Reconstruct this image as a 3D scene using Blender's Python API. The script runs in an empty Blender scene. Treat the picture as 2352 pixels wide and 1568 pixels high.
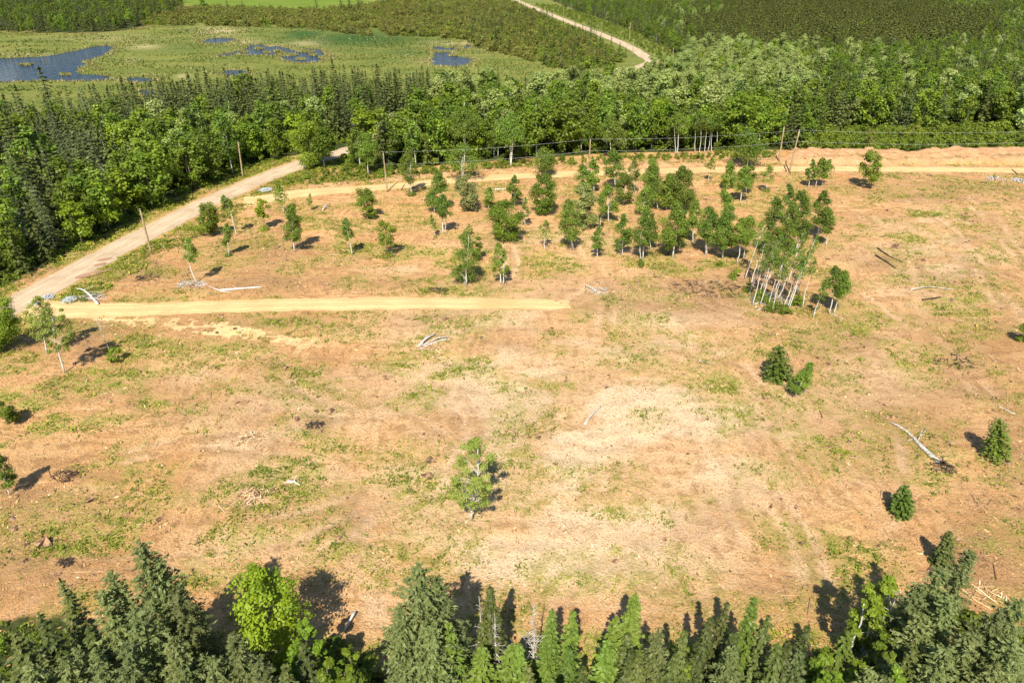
import bpy, math, random
import numpy as np
from mathutils import Vector

# ------------------------------------------------------------------ camera, sky, sun, exposure
SC = bpy.context.scene
COL = SC.collection
CAM_H, PITCH = 45.0, math.radians(30.0)
FPX = 1568.0                                   # focal length in the 2352 px wide picture (24 mm on 36 mm)
cd = bpy.data.cameras.new("camera"); cam = bpy.data.objects.new("camera", cd); COL.objects.link(cam)
cam.location = (0, 0, CAM_H); cam.rotation_euler = (math.radians(90) - PITCH, 0, 0)
cd.lens = 24; cd.sensor_width = 36; cd.clip_start = 0.5; cd.clip_end = 6000
SC.camera = cam
SUN_EL, SUN_AZ = math.radians(50), math.radians(10)      # the sun stands behind the camera, a little to its left
W = bpy.data.worlds.new("World"); SC.world = W; W.use_nodes = True
nt = W.node_tree
sky = nt.nodes.new("ShaderNodeTexSky"); sky.sky_type = 'NISHITA'; sky.sun_disc = False
sky.dust_density = 0.3; sky.ozone_density = 3.0; sky.sun_elevation = SUN_EL; sky.sun_rotation = math.radians(180) + SUN_AZ
bg = nt.nodes["Background"]; bg.inputs[1].default_value = 0.085
nt.links.new(sky.outputs[0], bg.inputs[0])
sl = bpy.data.lights.new("sun", 'SUN'); sl.energy = 4.6; sl.angle = math.radians(0.5); sl.color = (1.0, 0.935, 0.81)
so = bpy.data.objects.new("sun", sl); COL.objects.link(so)
sun_dir = Vector((math.sin(SUN_AZ) * math.cos(SUN_EL), math.cos(SUN_AZ) * math.cos(SUN_EL), -math.sin(SUN_EL)))
so.rotation_euler = sun_dir.to_track_quat('-Z', 'Y').to_euler()
vs = SC.view_settings; vs.view_transform = 'Standard'; vs.look = 'None'; vs.gamma = 1; vs.exposure = 0.82
SC.cycles.max_bounces = 6; SC.cycles.diffuse_bounces = 3; SC.cycles.transmission_bounces = 3
SC.cycles.transparent_max_bounces = 4; SC.cycles.use_denoising = True

# ------------------------------------------------------------------ helpers: pixels to ground, noise
cP, sP = math.cos(PITCH), math.sin(PITCH)
def at(x, y, z=0.0):
    u = (np.asarray(x, float) - 1176) / FPX; v = (784 - np.asarray(y, float)) / FPX
    t = (CAM_H - z) / np.maximum(sP - v * cP, 1e-3)
    return u * t, t * (cP + v * sP)
def px(X, Y, Z=0.0):
    dz = Z - CAM_H
    d = Y * cP - dz * sP
    u = X / d; v = (Y * sP + dz * cP) / d
    return 1176 + u * FPX, 784 - v * FPX, d
def h2(ix, iy, s):
    n = (ix.astype(np.int64) * 374761393 + iy.astype(np.int64) * 668265263 + s * 1442695041) & 0x7fffffff
    n = ((n ^ (n >> 13)) * 1274126177) & 0x7fffffff
    n = ((n ^ (n >> 16)) * 2246822519) & 0x7fffffff
    return (n & 0xffff) / 65535.0
def vn(x, y, s=0):
    ix = np.floor(x); iy = np.floor(y); fx = x - ix; fy = y - iy
    fx = fx * fx * (3 - 2 * fx); fy = fy * fy * (3 - 2 * fy)
    a = h2(ix, iy, s); b = h2(ix + 1, iy, s); c = h2(ix, iy + 1, s); d = h2(ix + 1, iy + 1, s)
    return (a * (1 - fx) + b * fx) * (1 - fy) + (c * (1 - fx) + d * fx) * fy
def fbm(x, y, s=0, o=4):
    x = np.asarray(x, float); y = np.asarray(y, float)
    r = 0; a = 0.5; t = 0
    for i in range(o):
        r = r + a * vn(x * 2 ** i + 17.3 * i, y * 2 ** i - 9.1 * i, s + i); t += a; a *= 0.5
    return r / t
def inpoly(X, Y, poly):
    c = np.zeros(np.shape(X), bool); n = len(poly)
    for i in range(n):
        x1, y1 = poly[i]; x2, y2 = poly[(i + 1) % n]
        if y1 == y2: continue
        c ^= ((y1 > Y) != (y2 > Y)) & (X < (x2 - x1) * (Y - y1) / (y2 - y1) + x1)
    return c
def dist_line(X, Y, pts):
    d = np.full(np.shape(X), 1e9)
    for (x1, y1), (x2, y2) in zip(pts[:-1], pts[1:]):
        dx, dy = x2 - x1, y2 - y1; L = dx * dx + dy * dy
        t = np.clip(((X - x1) * dx + (Y - y1) * dy) / L, 0, 1)
        d = np.minimum(d, np.hypot(X - x1 - t * dx, Y - y1 - t * dy))
    return d
def smooth_line(pts, step=1.0):
    p = np.array(pts, float); out = []
    q = np.vstack([2 * p[0] - p[1], p, 2 * p[-1] - p[-2]])
    for i in range(1, len(q) - 2):
        n = max(2, int(np.linalg.norm(q[i + 1] - q[i]) / step))
        t = np.linspace(0, 1, n, endpoint=False)[:, None]
        out.append(0.5 * (2 * q[i] + (q[i + 1] - q[i - 1]) * t + (2 * q[i - 1] - 5 * q[i] + 4 * q[i + 1] - q[i + 2]) * t ** 2
                          + (3 * q[i] - q[i - 1] - 3 * q[i + 1] + q[i + 2]) * t ** 3))
    out.append(p[-1:]); return np.vstack(out)
def W2(pts): return [tuple(float(c) for c in at(x, y)) for x, y in pts]
def sm(a, b, x): t = np.clip((x - a) / (b - a), 0, 1); return t * t * (3 - 2 * t)

# ------------------------------------------------------------------ the lie of the land (picture outlines turned into ground positions)
ROAD = W2([(-140, 785), (-40, 738), (40, 697), (100, 664), (180, 620), (260, 577), (350, 530), (440, 483), (520, 446), (600, 411), (660, 388), (720, 368), (775, 353)]) \
    + [(-8, 228), (35, 288)] + W2([(1492, 146), (1478, 128), (1440, 105), (1370, 75), (1300, 48), (1235, 22), (1190, 3), (1150, -14)])
TRACK1 = W2([(560, 462), (600, 458), (650, 450), (720, 442), (800, 436), (900, 429), (1000, 419), (1100, 411), (1200, 405), (1300, 400), (1400, 397), (1500, 394), (1600, 391), (1750, 389), (1900, 388), (2050, 389), (2200, 390), (2352, 392), (2560, 394)])
TRACK2 = W2([(60, 712), (110, 713), (160, 713), (250, 713), (350, 710), (450, 707), (600, 702), (750, 699), (900, 697), (1050, 697), (1150, 698), (1240, 699), (1300, 700), (1352, 702)])
ROADS = smooth_line(ROAD, 2.0); T1S = smooth_line(TRACK1, 0.8); T2S = smooth_line(TRACK2, 0.8)
SPUR = [(170, 722), (260, 725), (330, 728), (390, 727), (470, 735), (560, 748), (640, 760), (720, 772), (755, 788), (742, 800), (690, 796), (620, 786), (540, 776), (470, 768), (400, 757), (330, 752), (260, 746), (190, 736)]
WOOD = [(-300, 800), (-60, 690), (20, 650), (100, 612), (200, 560), (300, 507), (400, 458), (470, 428), (545, 398), (600, 380), (655, 362), (720, 350), (775, 378), (800, 388), (900, 390), (1000, 380), (1100, 372), (1200, 365),
        (1300, 358), (1400, 352), (1500, 350), (1600, 348), (1700, 346), (1790, 345), (1850, 335), (1900, 306), (2000, 302), (2100, 303), (2200, 303), (2352, 302), (2900, 302),
        (2900, -8), (2352, -8), (1900, -8), (1700, -8), (1245, -8), (1295, 16), (1375, 43), (1455, 74), (1525, 112), (1580, 142), (1540, 170), (1490, 198), (1400, 208), (1300, 212), (1150, 217), (1000, 216), (800, 216), (600, 226), (450, 236), (350, 250), (200, 284), (0, 320), (-300, 352)]
SCRUB = [(1840, 338), (1900, 300), (2000, 296), (2352, 296), (2800, 296), (2800, 346), (2352, 346), (2100, 350), (1900, 352)]
FARWOOD = [(-400, 78), (0, 74), (120, 78), (250, 76), (330, 60), (420, 22), (420, -14), (-400, -14)]
THICKET = [(330, 58), (560, 62), (700, 66), (830, 84), (960, 84), (1060, 92), (1130, 120), (1250, 150), (1300, 170), (1450, 176), (1520, 158), (1492, 132), (1420, 97), (1340, 66), (1270, 38), (1185, 4), (900, 8), (740, 28), (520, 22), (400, 20)]
FIELD = [(300, 2), (430, 14), (520, 20), (740, 26), (800, 18), (860, 6), (840, -20), (300, -20)]
BERM = [(700, 428), (860, 412), (1000, 398), (1150, 388), (1300, 380), (1450, 375), (1600, 372), (1720, 366), (1790, 364), (1880, 345), (1960, 350), (2100, 350), (2240, 343), (2352, 346), (2560, 346), (2560, 368), (2352, 368), (2100, 368), (1900, 370), (1790, 376), (1600, 380), (1450, 384), (1300, 389), (1150, 398), (1000, 406), (860, 420), (720, 434)]
BERMR = [(1800, 362), (1880, 346), (1960, 351), (2100, 351), (2240, 344), (2352, 347), (2560, 347), (2560, 377), (2352, 377), (1900, 378), (1800, 374)]
def gz(X, Y):
    X = np.asarray(X, float); Y = np.asarray(Y, float)
    near = sm(190, 150, Y)
    d = np.minimum(np.minimum(dist_line(X, Y, ROAD), dist_line(X, Y, TRACK1)), dist_line(X, Y, TRACK2))
    flat = sm(2.6, 8, d)
    z = near * flat * (0.9 * (fbm(X / 14, Y / 14, 3, 3) - 0.5) + 0.32 * (fbm(X / 2.6, Y / 2.6, 9, 3) - 0.5))
    x, y, _ = px(X, Y)
    b1 = inpoly(x + 26 * (vn(X / 3, Y / 3, 5) - .5), y + 7 * (vn(X / 3, Y / 3, 6) - .5), BERMR)
    b2 = inpoly(x, y + 6 * (vn(X / 3, Y / 3, 6) - .5), BERM)
    k = sm(2.2, 5.0, dist_line(X, Y, TRACK1))
    return z + k * (np.where(b1, 0.3 + 1.6 * fbm(X / 3.0, Y / 2.0, 31, 3), 0) + np.where(b2 & ~b1, 0.9 * fbm(X / 2.5, Y / 2.0, 33, 3), 0))
def gz1(X, Y): return float(gz(np.array([X]), np.array([Y]))[0])

# ------------------------------------------------------------------ materials
class NT:
    def __init__(s, name):
        s.m = bpy.data.materials.new(name); s.m.use_nodes = True; s.t = s.m.node_tree; s.t.nodes.clear()
        s.out = s.n("ShaderNodeOutputMaterial")
    def n(s, typ, **kw):
        x = s.t.nodes.new(typ)
        for k, v in kw.items(): setattr(x, k, v)
        return x
    def set(s, sock, v):
        if isinstance(v, bpy.types.NodeSocket): s.t.links.new(v, sock)
        elif isinstance(v, tuple) and len(v) == 3 and sock.type == 'RGBA': sock.default_value = (*v, 1)
        else: sock.default_value = v
    def attr(s, name): return s.n("ShaderNodeAttribute", attribute_name=name).outputs['Fac']
    def pos(s): return s.n("ShaderNodeNewGeometry").outputs['Position']
    def mapping(s, vec, scale, rot=(0, 0, 0)):
        x = s.n("ShaderNodeMapping"); s.set(x.inputs['Vector'], vec); x.inputs['Scale'].default_value = scale; x.inputs['Rotation'].default_value = rot; return x.outputs[0]
    def noise(s, vec, scale, detail=4, rough=0.55, dist=0.0):
        x = s.n("ShaderNodeTexNoise"); s.set(x.inputs['Vector'], vec); x.inputs['Scale'].default_value = scale; x.inputs['Detail'].default_value = detail
        x.inputs['Roughness'].default_value = rough; x.inputs['Distortion'].default_value = dist; return x.outputs['Fac']
    def ramp(s, f, a, b):
        x = s.n("ShaderNodeMapRange", interpolation_type='SMOOTHSTEP'); s.set(x.inputs[0], f); x.inputs[1].default_value = a; x.inputs[2].default_value = b; return x.outputs[0]
    def math(s, op, a, b=0.0, clamp=False):
        x = s.n("ShaderNodeMath", operation=op, use_clamp=clamp); s.set(x.inputs[0], a); s.set(x.inputs[1], b); return x.outputs[0]
    def mix(s, f, a, b):
        x = s.n("ShaderNodeMix", data_type='RGBA'); s.set(x.inputs[0], f); s.set(x.inputs[6], a); s.set(x.inputs[7], b); return x.outputs[2]
    def bump(s, h, dist, strength=1.0):
        x = s.n("ShaderNodeBump"); s.set(x.inputs['Height'], h); x.inputs['Distance'].default_value = dist; x.inputs['Strength'].default_value = strength; return x.outputs[0]
    def principled(s, col, rough=0.85, spec=0.2, normal=None):
        p = s.n("ShaderNodeBsdfPrincipled"); s.set(p.inputs['Base Color'], col); s.set(p.inputs['Roughness'], rough); p.inputs['Specular IOR Level'].default_value = spec
        if normal is not None: s.t.links.new(normal, p.inputs['Normal'])
        return p.outputs[0]
    def done(s, sh): s.t.links.new(sh, s.out.inputs[0]); return s.m

def leaf_mat(name, ca, cb, cc, trans=0.3, rough=0.55, hue=0.25):
    t = NT(name)
    if 'needles' in name or 'leaves' in name: ca, cb, cc = [(c[0] * 1.26, c[1] * 1.16, c[2] * .85) for c in (ca, cb, cc)]
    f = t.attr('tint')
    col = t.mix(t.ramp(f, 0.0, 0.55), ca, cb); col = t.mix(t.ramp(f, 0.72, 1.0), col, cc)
    r = t.n("ShaderNodeObjectInfo").outputs['Random']
    hs = t.n("ShaderNodeHueSaturation"); t.set(hs.inputs['Color'], col)
    t.set(hs.inputs['Hue'], t.math('ADD', 0.5 - 0.012 * hue / 0.25, t.math('MULTIPLY', r, 0.024 * hue / 0.25)))
    t.set(hs.inputs['Value'], t.math('ADD', 1 - hue, t.math('MULTIPLY', t.math('FRACT', t.math('MULTIPLY', r, 7.31)), 2 * hue)))
    c = hs.outputs[0]
    p = t.principled(c, rough, 0.35)
    tr = t.n("ShaderNodeBsdfTranslucent"); t.t.links.new(c, tr.inputs[0])
    m = t.n("ShaderNodeMixShader"); m.inputs[0].default_value = trans
    t.t.links.new(p, m.inputs[1]); t.t.links.new(tr.outputs[0], m.inputs[2])
    return t.done(m.outputs[0])
def bark_mat(name, a, b, scale=(9, 9, 1.6), lo=0.4, hi=0.6):
    t = NT(name); o = t.n("ShaderNodeTexCoord").outputs['Object']
    n = t.noise(t.mapping(o, scale), 1.0, 5, 0.65)
    return t.done(t.principled(t.mix(t.ramp(n, lo, hi), a, b), 0.85, 0.15, t.bump(n, 0.02)))

M = {}
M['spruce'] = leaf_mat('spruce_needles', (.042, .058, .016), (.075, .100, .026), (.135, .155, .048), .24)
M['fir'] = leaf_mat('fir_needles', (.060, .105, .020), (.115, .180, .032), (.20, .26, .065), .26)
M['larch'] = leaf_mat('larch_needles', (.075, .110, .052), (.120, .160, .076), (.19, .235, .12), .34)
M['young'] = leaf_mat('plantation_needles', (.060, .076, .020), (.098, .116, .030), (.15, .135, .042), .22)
M['maple'] = leaf_mat('maple_leaves', (.075, .130, .012), (.145, .225, .022), (.25, .34, .055), .40)
M['lime'] = leaf_mat('bright_leaves', (.11, .185, .012), (.20, .295, .020), (.29, .39, .045), .42)
M['poplar'] = leaf_mat('poplar_leaves', (.15, .21, .055), (.26, .335, .12), (.44, .51, .29), .34)
M['birch'] = leaf_mat('birch_leaves', (.075, .135, .020), (.140, .220, .034), (.25, .34, .075), .42)
M['willow'] = leaf_mat('willow_leaves', (.13, .15, .055), (.20, .225, .09), (.32, .33, .16), .3)
M['shrub'] = leaf_mat('shrub_leaves', (.080, .130, .014), (.145, .205, .022), (.23, .29, .06), .36)
M['alder'] = leaf_mat('thicket_leaves', (.105, .125, .026), (.165, .180, .042), (.25, .235, .08), .32)
M['weed'] = leaf_mat('weed_leaves', (.105, .150, .014), (.20, .245, .026), (.42, .41, .09), .3)
M['softlarch'] = leaf_mat('near_larch_needles', (.088, .125, .052), (.145, .185, .080), (.23, .27, .125), .36)
M['airy'] = leaf_mat('pale_airy_leaves', (.14, .21, .035), (.26, .34, .08), (.45, .50, .20), .35)
M['reed'] = leaf_mat('reed_blades', (.20, .22, .05), (.34, .30, .10), (.50, .42, .20), .2)
M['bark'] = bark_mat('grey_brown_bark', (.07, .055, .045), (.20, .17, .14))
M['sbark'] = bark_mat('spruce_bark', (.06, .045, .035), (.15, .12, .10))
M['wbark'] = bark_mat('white_birch_bark', (.12, .10, .085), (.66, .62, .55), (4, 4, 9), .30, .42)
M['dead'] = bark_mat('weathered_dead_wood', (.30, .26, .22), (.60, .56, .50), (6, 6, 1.2))
M['rot'] = bark_mat('dark_rotten_wood', (.035, .025, .02), (.10, .075, .055))
M['pole'] = bark_mat('creosoted_pole_wood', (.26, .19, .11), (.46, .34, .20), (12, 12, .6))
M['straw'] = leaf_mat('split_wood_debris', (.22, .13, .07), (.54, .34, .17), (.84, .64, .42), .0, .8, .1)
M['stake'] = bark_mat('new_sawn_wood', (.55, .38, .13), (.70, .52, .22))
def plain(name, c, rough=.6, spec=.3, metal=0):
    t = NT(name); p = t.n("ShaderNodeBsdfPrincipled"); n = t.noise(t.n("ShaderNodeTexCoord").outputs['Object'], 8.0)
    t.set(p.inputs['Base Color'], t.mix(n, tuple(v * .75 for v in c), tuple(min(1, v * 1.2) for v in c))); p.inputs['Roughness'].default_value = rough; p.inputs['Metallic'].default_value = metal
    return t.done(p.outputs[0])
M['wire'] = plain('aluminium_cable', (.78, .78, .76), .6, .4, 0)
M['ceramic'] = plain('glazed_insulator', (.35, .33, .32), .25)
M['stone'] = plain('crushed_grey_stone', (.38, .385, .38), .9)

def ground_material():
    t = NT('cleared_soil'); P = t.pos()
    wob = t.n("ShaderNodeTexNoise"); t.set(wob.inputs['Vector'], P); wob.inputs['Scale'].default_value = .09; wob.inputs['Detail'].default_value = 3
    wv = t.n("ShaderNodeVectorMath", operation='MULTIPLY_ADD'); t.set(wv.inputs[0], wob.outputs['Color']); wv.inputs[1].default_value = (7, 7, 0); t.set(wv.inputs[2], P)
    V = wv.outputs[0]
    sa = t.noise(t.mapping(V, (1.5, .16, 1), (0, 0, .12)), 1.0, 6, .62)
    sb = t.noise(t.mapping(V, (.15, 1.3, 1), (0, 0, .1)), 1.0, 6, .62)
    pick = t.ramp(t.noise(P, .045, 2), .42, .58)
    st = t.math('ADD', t.math('MULTIPLY', sa, pick), t.math('MULTIPLY', sb, t.math('SUBTRACT', 1.0, pick)))
    big = t.noise(P, .11, 4, .6); mid = t.noise(P, .7, 5, .65); fine = t.noise(P, 4.5, 4, .7); grit = t.noise(t.mapping(P, (1, 1.4, 1)), 13.0, 3, .7)
    mot = t.math('ADD', t.math('MULTIPLY', mid, .5), t.math('MULTIPLY', fine, .5))
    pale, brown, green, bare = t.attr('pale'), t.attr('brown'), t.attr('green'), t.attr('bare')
    c = t.mix(t.ramp(big, .36, .62), (.640, .300, .098), (.760, .410, .165))
    c = t.mix(t.math('MULTIPLY', t.ramp(st, .46, .62), .9), c, (.810, .490, .230))
    c = t.mix(t.math('MULTIPLY', t.ramp(st, .49, .36), .75), c, (.360, .180, .078))
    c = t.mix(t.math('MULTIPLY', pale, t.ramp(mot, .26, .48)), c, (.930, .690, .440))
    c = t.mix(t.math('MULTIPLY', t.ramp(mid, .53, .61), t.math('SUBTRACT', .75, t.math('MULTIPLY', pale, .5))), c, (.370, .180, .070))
    c = t.mix(t.math('MULTIPLY', t.ramp(fine, .53, .61), .7), c, (.290, .150, .065))
    c = t.mix(t.math('MULTIPLY', t.ramp(fine, .47, .36), .5), c, (.810, .520, .260))
    c = t.mix(t.math('MULTIPLY', t.ramp(grit, .54, .68), .7), c, (.890, .640, .370))
    c = t.mix(t.math('MULTIPLY', t.ramp(grit, .47, .34), .65), c, (.220, .120, .062))
    bm = t.math('MULTIPLY', brown, t.ramp(t.math('ADD', t.math('MULTIPLY', mot, .55), t.math('MULTIPLY', st, .45)), .36, .50))
    c = t.mix(t.math('MULTIPLY', bm, .85), c, t.mix(t.ramp(fine, .38, .62), (.185, .100, .050), (.48, .285, .135)))
    gm = t.math('MULTIPLY', green, t.ramp(t.math('ADD', t.math('MULTIPLY', mid, .6), t.math('MULTIPLY', fine, .4)), .41, .56))
    c = t.mix(t.math('MULTIPLY', gm, .85), c, t.mix(t.ramp(fine, .38, .60), (.150, .185, .028), (.46, .42, .09)))
    c = t.mix(bare, c, t.mix(t.ramp(mot, .38, .62), (.47, .24, .115), (.74, .44, .24)))
    # wood floor, marsh, field
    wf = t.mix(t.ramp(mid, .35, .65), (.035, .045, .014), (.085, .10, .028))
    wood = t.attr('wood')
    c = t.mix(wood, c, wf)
    m1 = t.noise(t.mapping(P, (.028, .07, 1)), 1.0, 5, .6); m2 = t.noise(t.mapping(P, (.5, 1.1, 1)), 1.0, 4, .7)
    mc = t.mix(t.ramp(m1, .36, .64), (.105, .140, .022), (.190, .200, .042))
    mc = t.mix(t.math('MULTIPLY', t.ramp(m2, .46, .62), .7), mc, (.29, .275, .085))
    mc = t.mix(t.math('MULTIPLY', t.ramp(m2, .47, .36), .7), mc, (.060, .098, .016))
    mc = t.mix(t.attr('rush'), mc, (.040, .095, .024))
    mc = t.mix(t.math('MULTIPLY', t.attr('tan'), t.ramp(m2, .3, .5)), mc, (.46, .37, .19))
    c = t.mix(t.attr('marsh'), c, mc)
    fc = t.mix(t.ramp(t.math('ADD', t.math('MULTIPLY', m1, .5), t.math('MULTIPLY', m2, .5)), .36, .64), (.105, .165, .018), (.185, .235, .036))
    c = t.mix(t.attr('field'), c, fc)
    hgt = t.math('ADD', t.math('MULTIPLY', fine, .55), t.math('ADD', t.math('MULTIPLY', grit, .25), t.math('MULTIPLY', mid, .9)))
    return t.done(t.principled(c, .95, .08, t.bump(hgt, .45, 1.0)))
M['ground'] = ground_material()
def road_material(name, a, b, c3, along, rut=.9):
    t = NT(name); P = t.pos(); u = t.attr('across'); l = t.attr('along'); e = t.attr('edge')
    cv = t.n("ShaderNodeCombineXYZ"); t.set(cv.inputs[0], t.math('MULTIPLY', u, 3.0)); t.set(cv.inputs[1], t.math('MULTIPLY', l, along))
    s = t.noise(cv.outputs[0], 2.2, 5, .6, .4); f = t.noise(P, 3.2, 5, .7); g = t.noise(P, 14.0, 2, .7); big = t.noise(P, .22, 3)
    w = t.noise(t.mapping(P, (.3, .3, 1)), 1.0, 3)
    off = t.math('SUBTRACT', t.math('ABSOLUTE', t.math('ADD', u, t.math('MULTIPLY', t.math('SUBTRACT', w, .5), 1.2))), rut)
    ruts = t.math('MULTIPLY', t.ramp(t.math('ABSOLUTE', off), .45, .10), t.ramp(big, .3, .6))
    c = t.mix(t.ramp(t.math('ADD', t.math('MULTIPLY', s, .6), t.math('MULTIPLY', big, .4)), .38, .60), a, b)
    c = t.mix(t.math('MULTIPLY', ruts, .7), c, tuple(min(1, v * 1.12) for v in b))
    c = t.mix(t.math('MULTIPLY', t.ramp(f, .53, .68), .65), c, c3)
    c = t.mix(t.math('MULTIPLY', t.ramp(g, .5, .35), .35), c, tuple(v * .5 for v in a))
    c = t.mix(t.math('MULTIPLY', t.ramp(g, .55, .70), .35), c, tuple(min(1, v * 1.3) for v in b))
    hgt = t.math('ADD', f, t.math('SUBTRACT', t.math('MULTIPLY', s, .8), t.math('MULTIPLY', ruts, .6)))
    sh = t.principled(c, .95, .08, t.bump(hgt, .07, .9))
    k = t.math('ADD', t.math('SUBTRACT', 1.0, e), t.math('MULTIPLY', t.math('SUBTRACT', t.math('ADD', t.math('MULTIPLY', f, .6), t.math('MULTIPLY', w, .4)), .56), 1.5))
    mx = t.n("ShaderNodeMixShader"); tr = t.n("ShaderNodeBsdfTransparent"); t.set(mx.inputs[0], t.ramp(k, .0, .07)); t.t.links.new(tr.outputs[0], mx.inputs[1]); t.t.links.new(sh, mx.inputs[2])
    return t.done(mx.outputs[0])
M['gravel'] = road_material('gravel_road_surface', (.39, .285, .180), (.55, .425, .285), (.40, .26, .155), .10, 1.1)
M['ochre'] = road_material('ochre_track_surface', (.56, .345, .150), (.69, .455, .220), (.47, .27, .115), .06)
def water_material():
    t = NT('pond_water'); P = t.pos()
    n = t.noise(t.mapping(P, (.25, .7, 1)), 1.0, 3, .5); w = t.noise(P, 1.6, 2)
    c = t.mix(t.ramp(n, .35, .7), (.012, .026, .055), (.022, .045, .085))
    p = t.n("ShaderNodeBsdfPrincipled"); t.set(p.inputs['Base Color'], c); t.set(p.inputs['Roughness'], t.math('MULTIPLY', t.ramp(n, .4, .65), .25)); p.inputs['IOR'].default_value = 1.18
    t.t.links.new(t.bump(w, .5, .8), p.inputs['Normal'])
    return t.done(p.outputs[0])
M['water'] = water_material()

# ------------------------------------------------------------------ mesh building
def np_mesh(name, V, F, mats, midx=None, attrs=None, smooth=False):
    me = bpy.data.meshes.new(name)
    V = np.asarray(V, np.float32); F = np.asarray(F, np.int32); k = F.shape[1]
    me.vertices.add(len(V)); me.vertices.foreach_set('co', V.ravel())
    me.loops.add(F.size); me.loops.foreach_set('vertex_index', F.ravel())
    me.polygons.add(len(F)); me.polygons.foreach_set('loop_start', np.arange(0, F.size, k, dtype=np.int32))
    for m in mats: me.materials.append(m)
    if midx is not None: me.polygons.foreach_set('material_index', np.asarray(midx, np.int32))
    me.polygons.foreach_set('use_smooth', np.full(len(F), smooth, bool) if np.isscalar(smooth) else smooth)
    for an, (dom, arr) in (attrs or {}).items():
        a = me.attributes.new(an, 'FLOAT', dom); a.data.foreach_set('value', np.asarray(arr, np.float32))
    me.update(calc_edges=True)
    return me
class MB:
    def __init__(s): s.V = []; s.F = []; s.m = []; s.t = []; s.sm = []; s.n = 0
    def add(s, V, F, mat=0, tint=0.5, smooth=False):
        V = np.asarray(V, float); F = np.asarray(F, int)
        if not len(F): return
        s.V.append(V); s.F.append(F + s.n); s.n += len(V)
        s.m.append(np.full(len(F), mat)); s.t.append(np.broadcast_to(np.asarray(tint, float), (len(F),))); s.sm.append(np.full(len(F), smooth))
    def verts(s): return np.vstack(s.V)
    def mesh(s, name, mats):
        return np_mesh(name, np.vstack(s.V), np.vstack(s.F), mats, np.concatenate(s.m), {'tint': ('FACE', np.concatenate(s.t))}, np.concatenate(s.sm))
def tube(path, rad, sides=6, cap=True):
    p = np.asarray(path, float); n = len(p); rad = np.broadcast_to(np.asarray(rad, float), (n,))
    T = np.gradient(p, axis=0); T /= np.linalg.norm(T, axis=1)[:, None] + 1e-9
    ref = np.where(np.abs(T[:, 2:3]) < .9, np.array([[0, 0, 1.]]), np.array([[1., 0, 0]]))
    A = np.cross(T, ref); A /= np.linalg.norm(A, axis=1)[:, None] + 1e-9; B = np.cross(T, A)
    a = np.linspace(0, 2 * np.pi, sides, endpoint=False)
    V = (p[:, None] + rad[:, None, None] * (A[:, None] * np.cos(a)[None, :, None] + B[:, None] * np.sin(a)[None, :, None])).reshape(-1, 3)
    F = [[i * sides + j, i * sides + (j + 1) % sides, (i + 1) * sides + (j + 1) % sides, (i + 1) * sides + j] for i in range(n - 1) for j in range(sides)]
    if cap:
        for i in (0, n - 1):
            c = len(V); V = np.vstack([V, p[i]]); r = i * sides
            for j in range(0, sides, 2): F.append([c, r + j, r + (j + 1) % sides, r + (j + 2) % sides] if i else [c, r + (j + 2) % sides, r + (j + 1) % sides, r + j])
    return V, np.array(F)
def nrm(a): return a / (np.linalg.norm(a, axis=-1, keepdims=True) + 1e-9)
def diamonds(P, D, N, L, Wd):
    D = nrm(D); S = nrm(np.cross(N, D)); L = np.broadcast_to(L, (len(P),))[:, None] * .5; Wd = np.broadcast_to(Wd, (len(P),))[:, None] * .5
    V = np.stack([P - D * L, P + S * Wd - D * L * .15, P + D * L, P - S * Wd - D * L * .15], 1).reshape(-1, 3)
    return V, np.arange(len(V)).reshape(-1, 4)
def sphere_dirs(rng, n): return nrm(rng.normal(size=(n, 3)))

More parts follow.
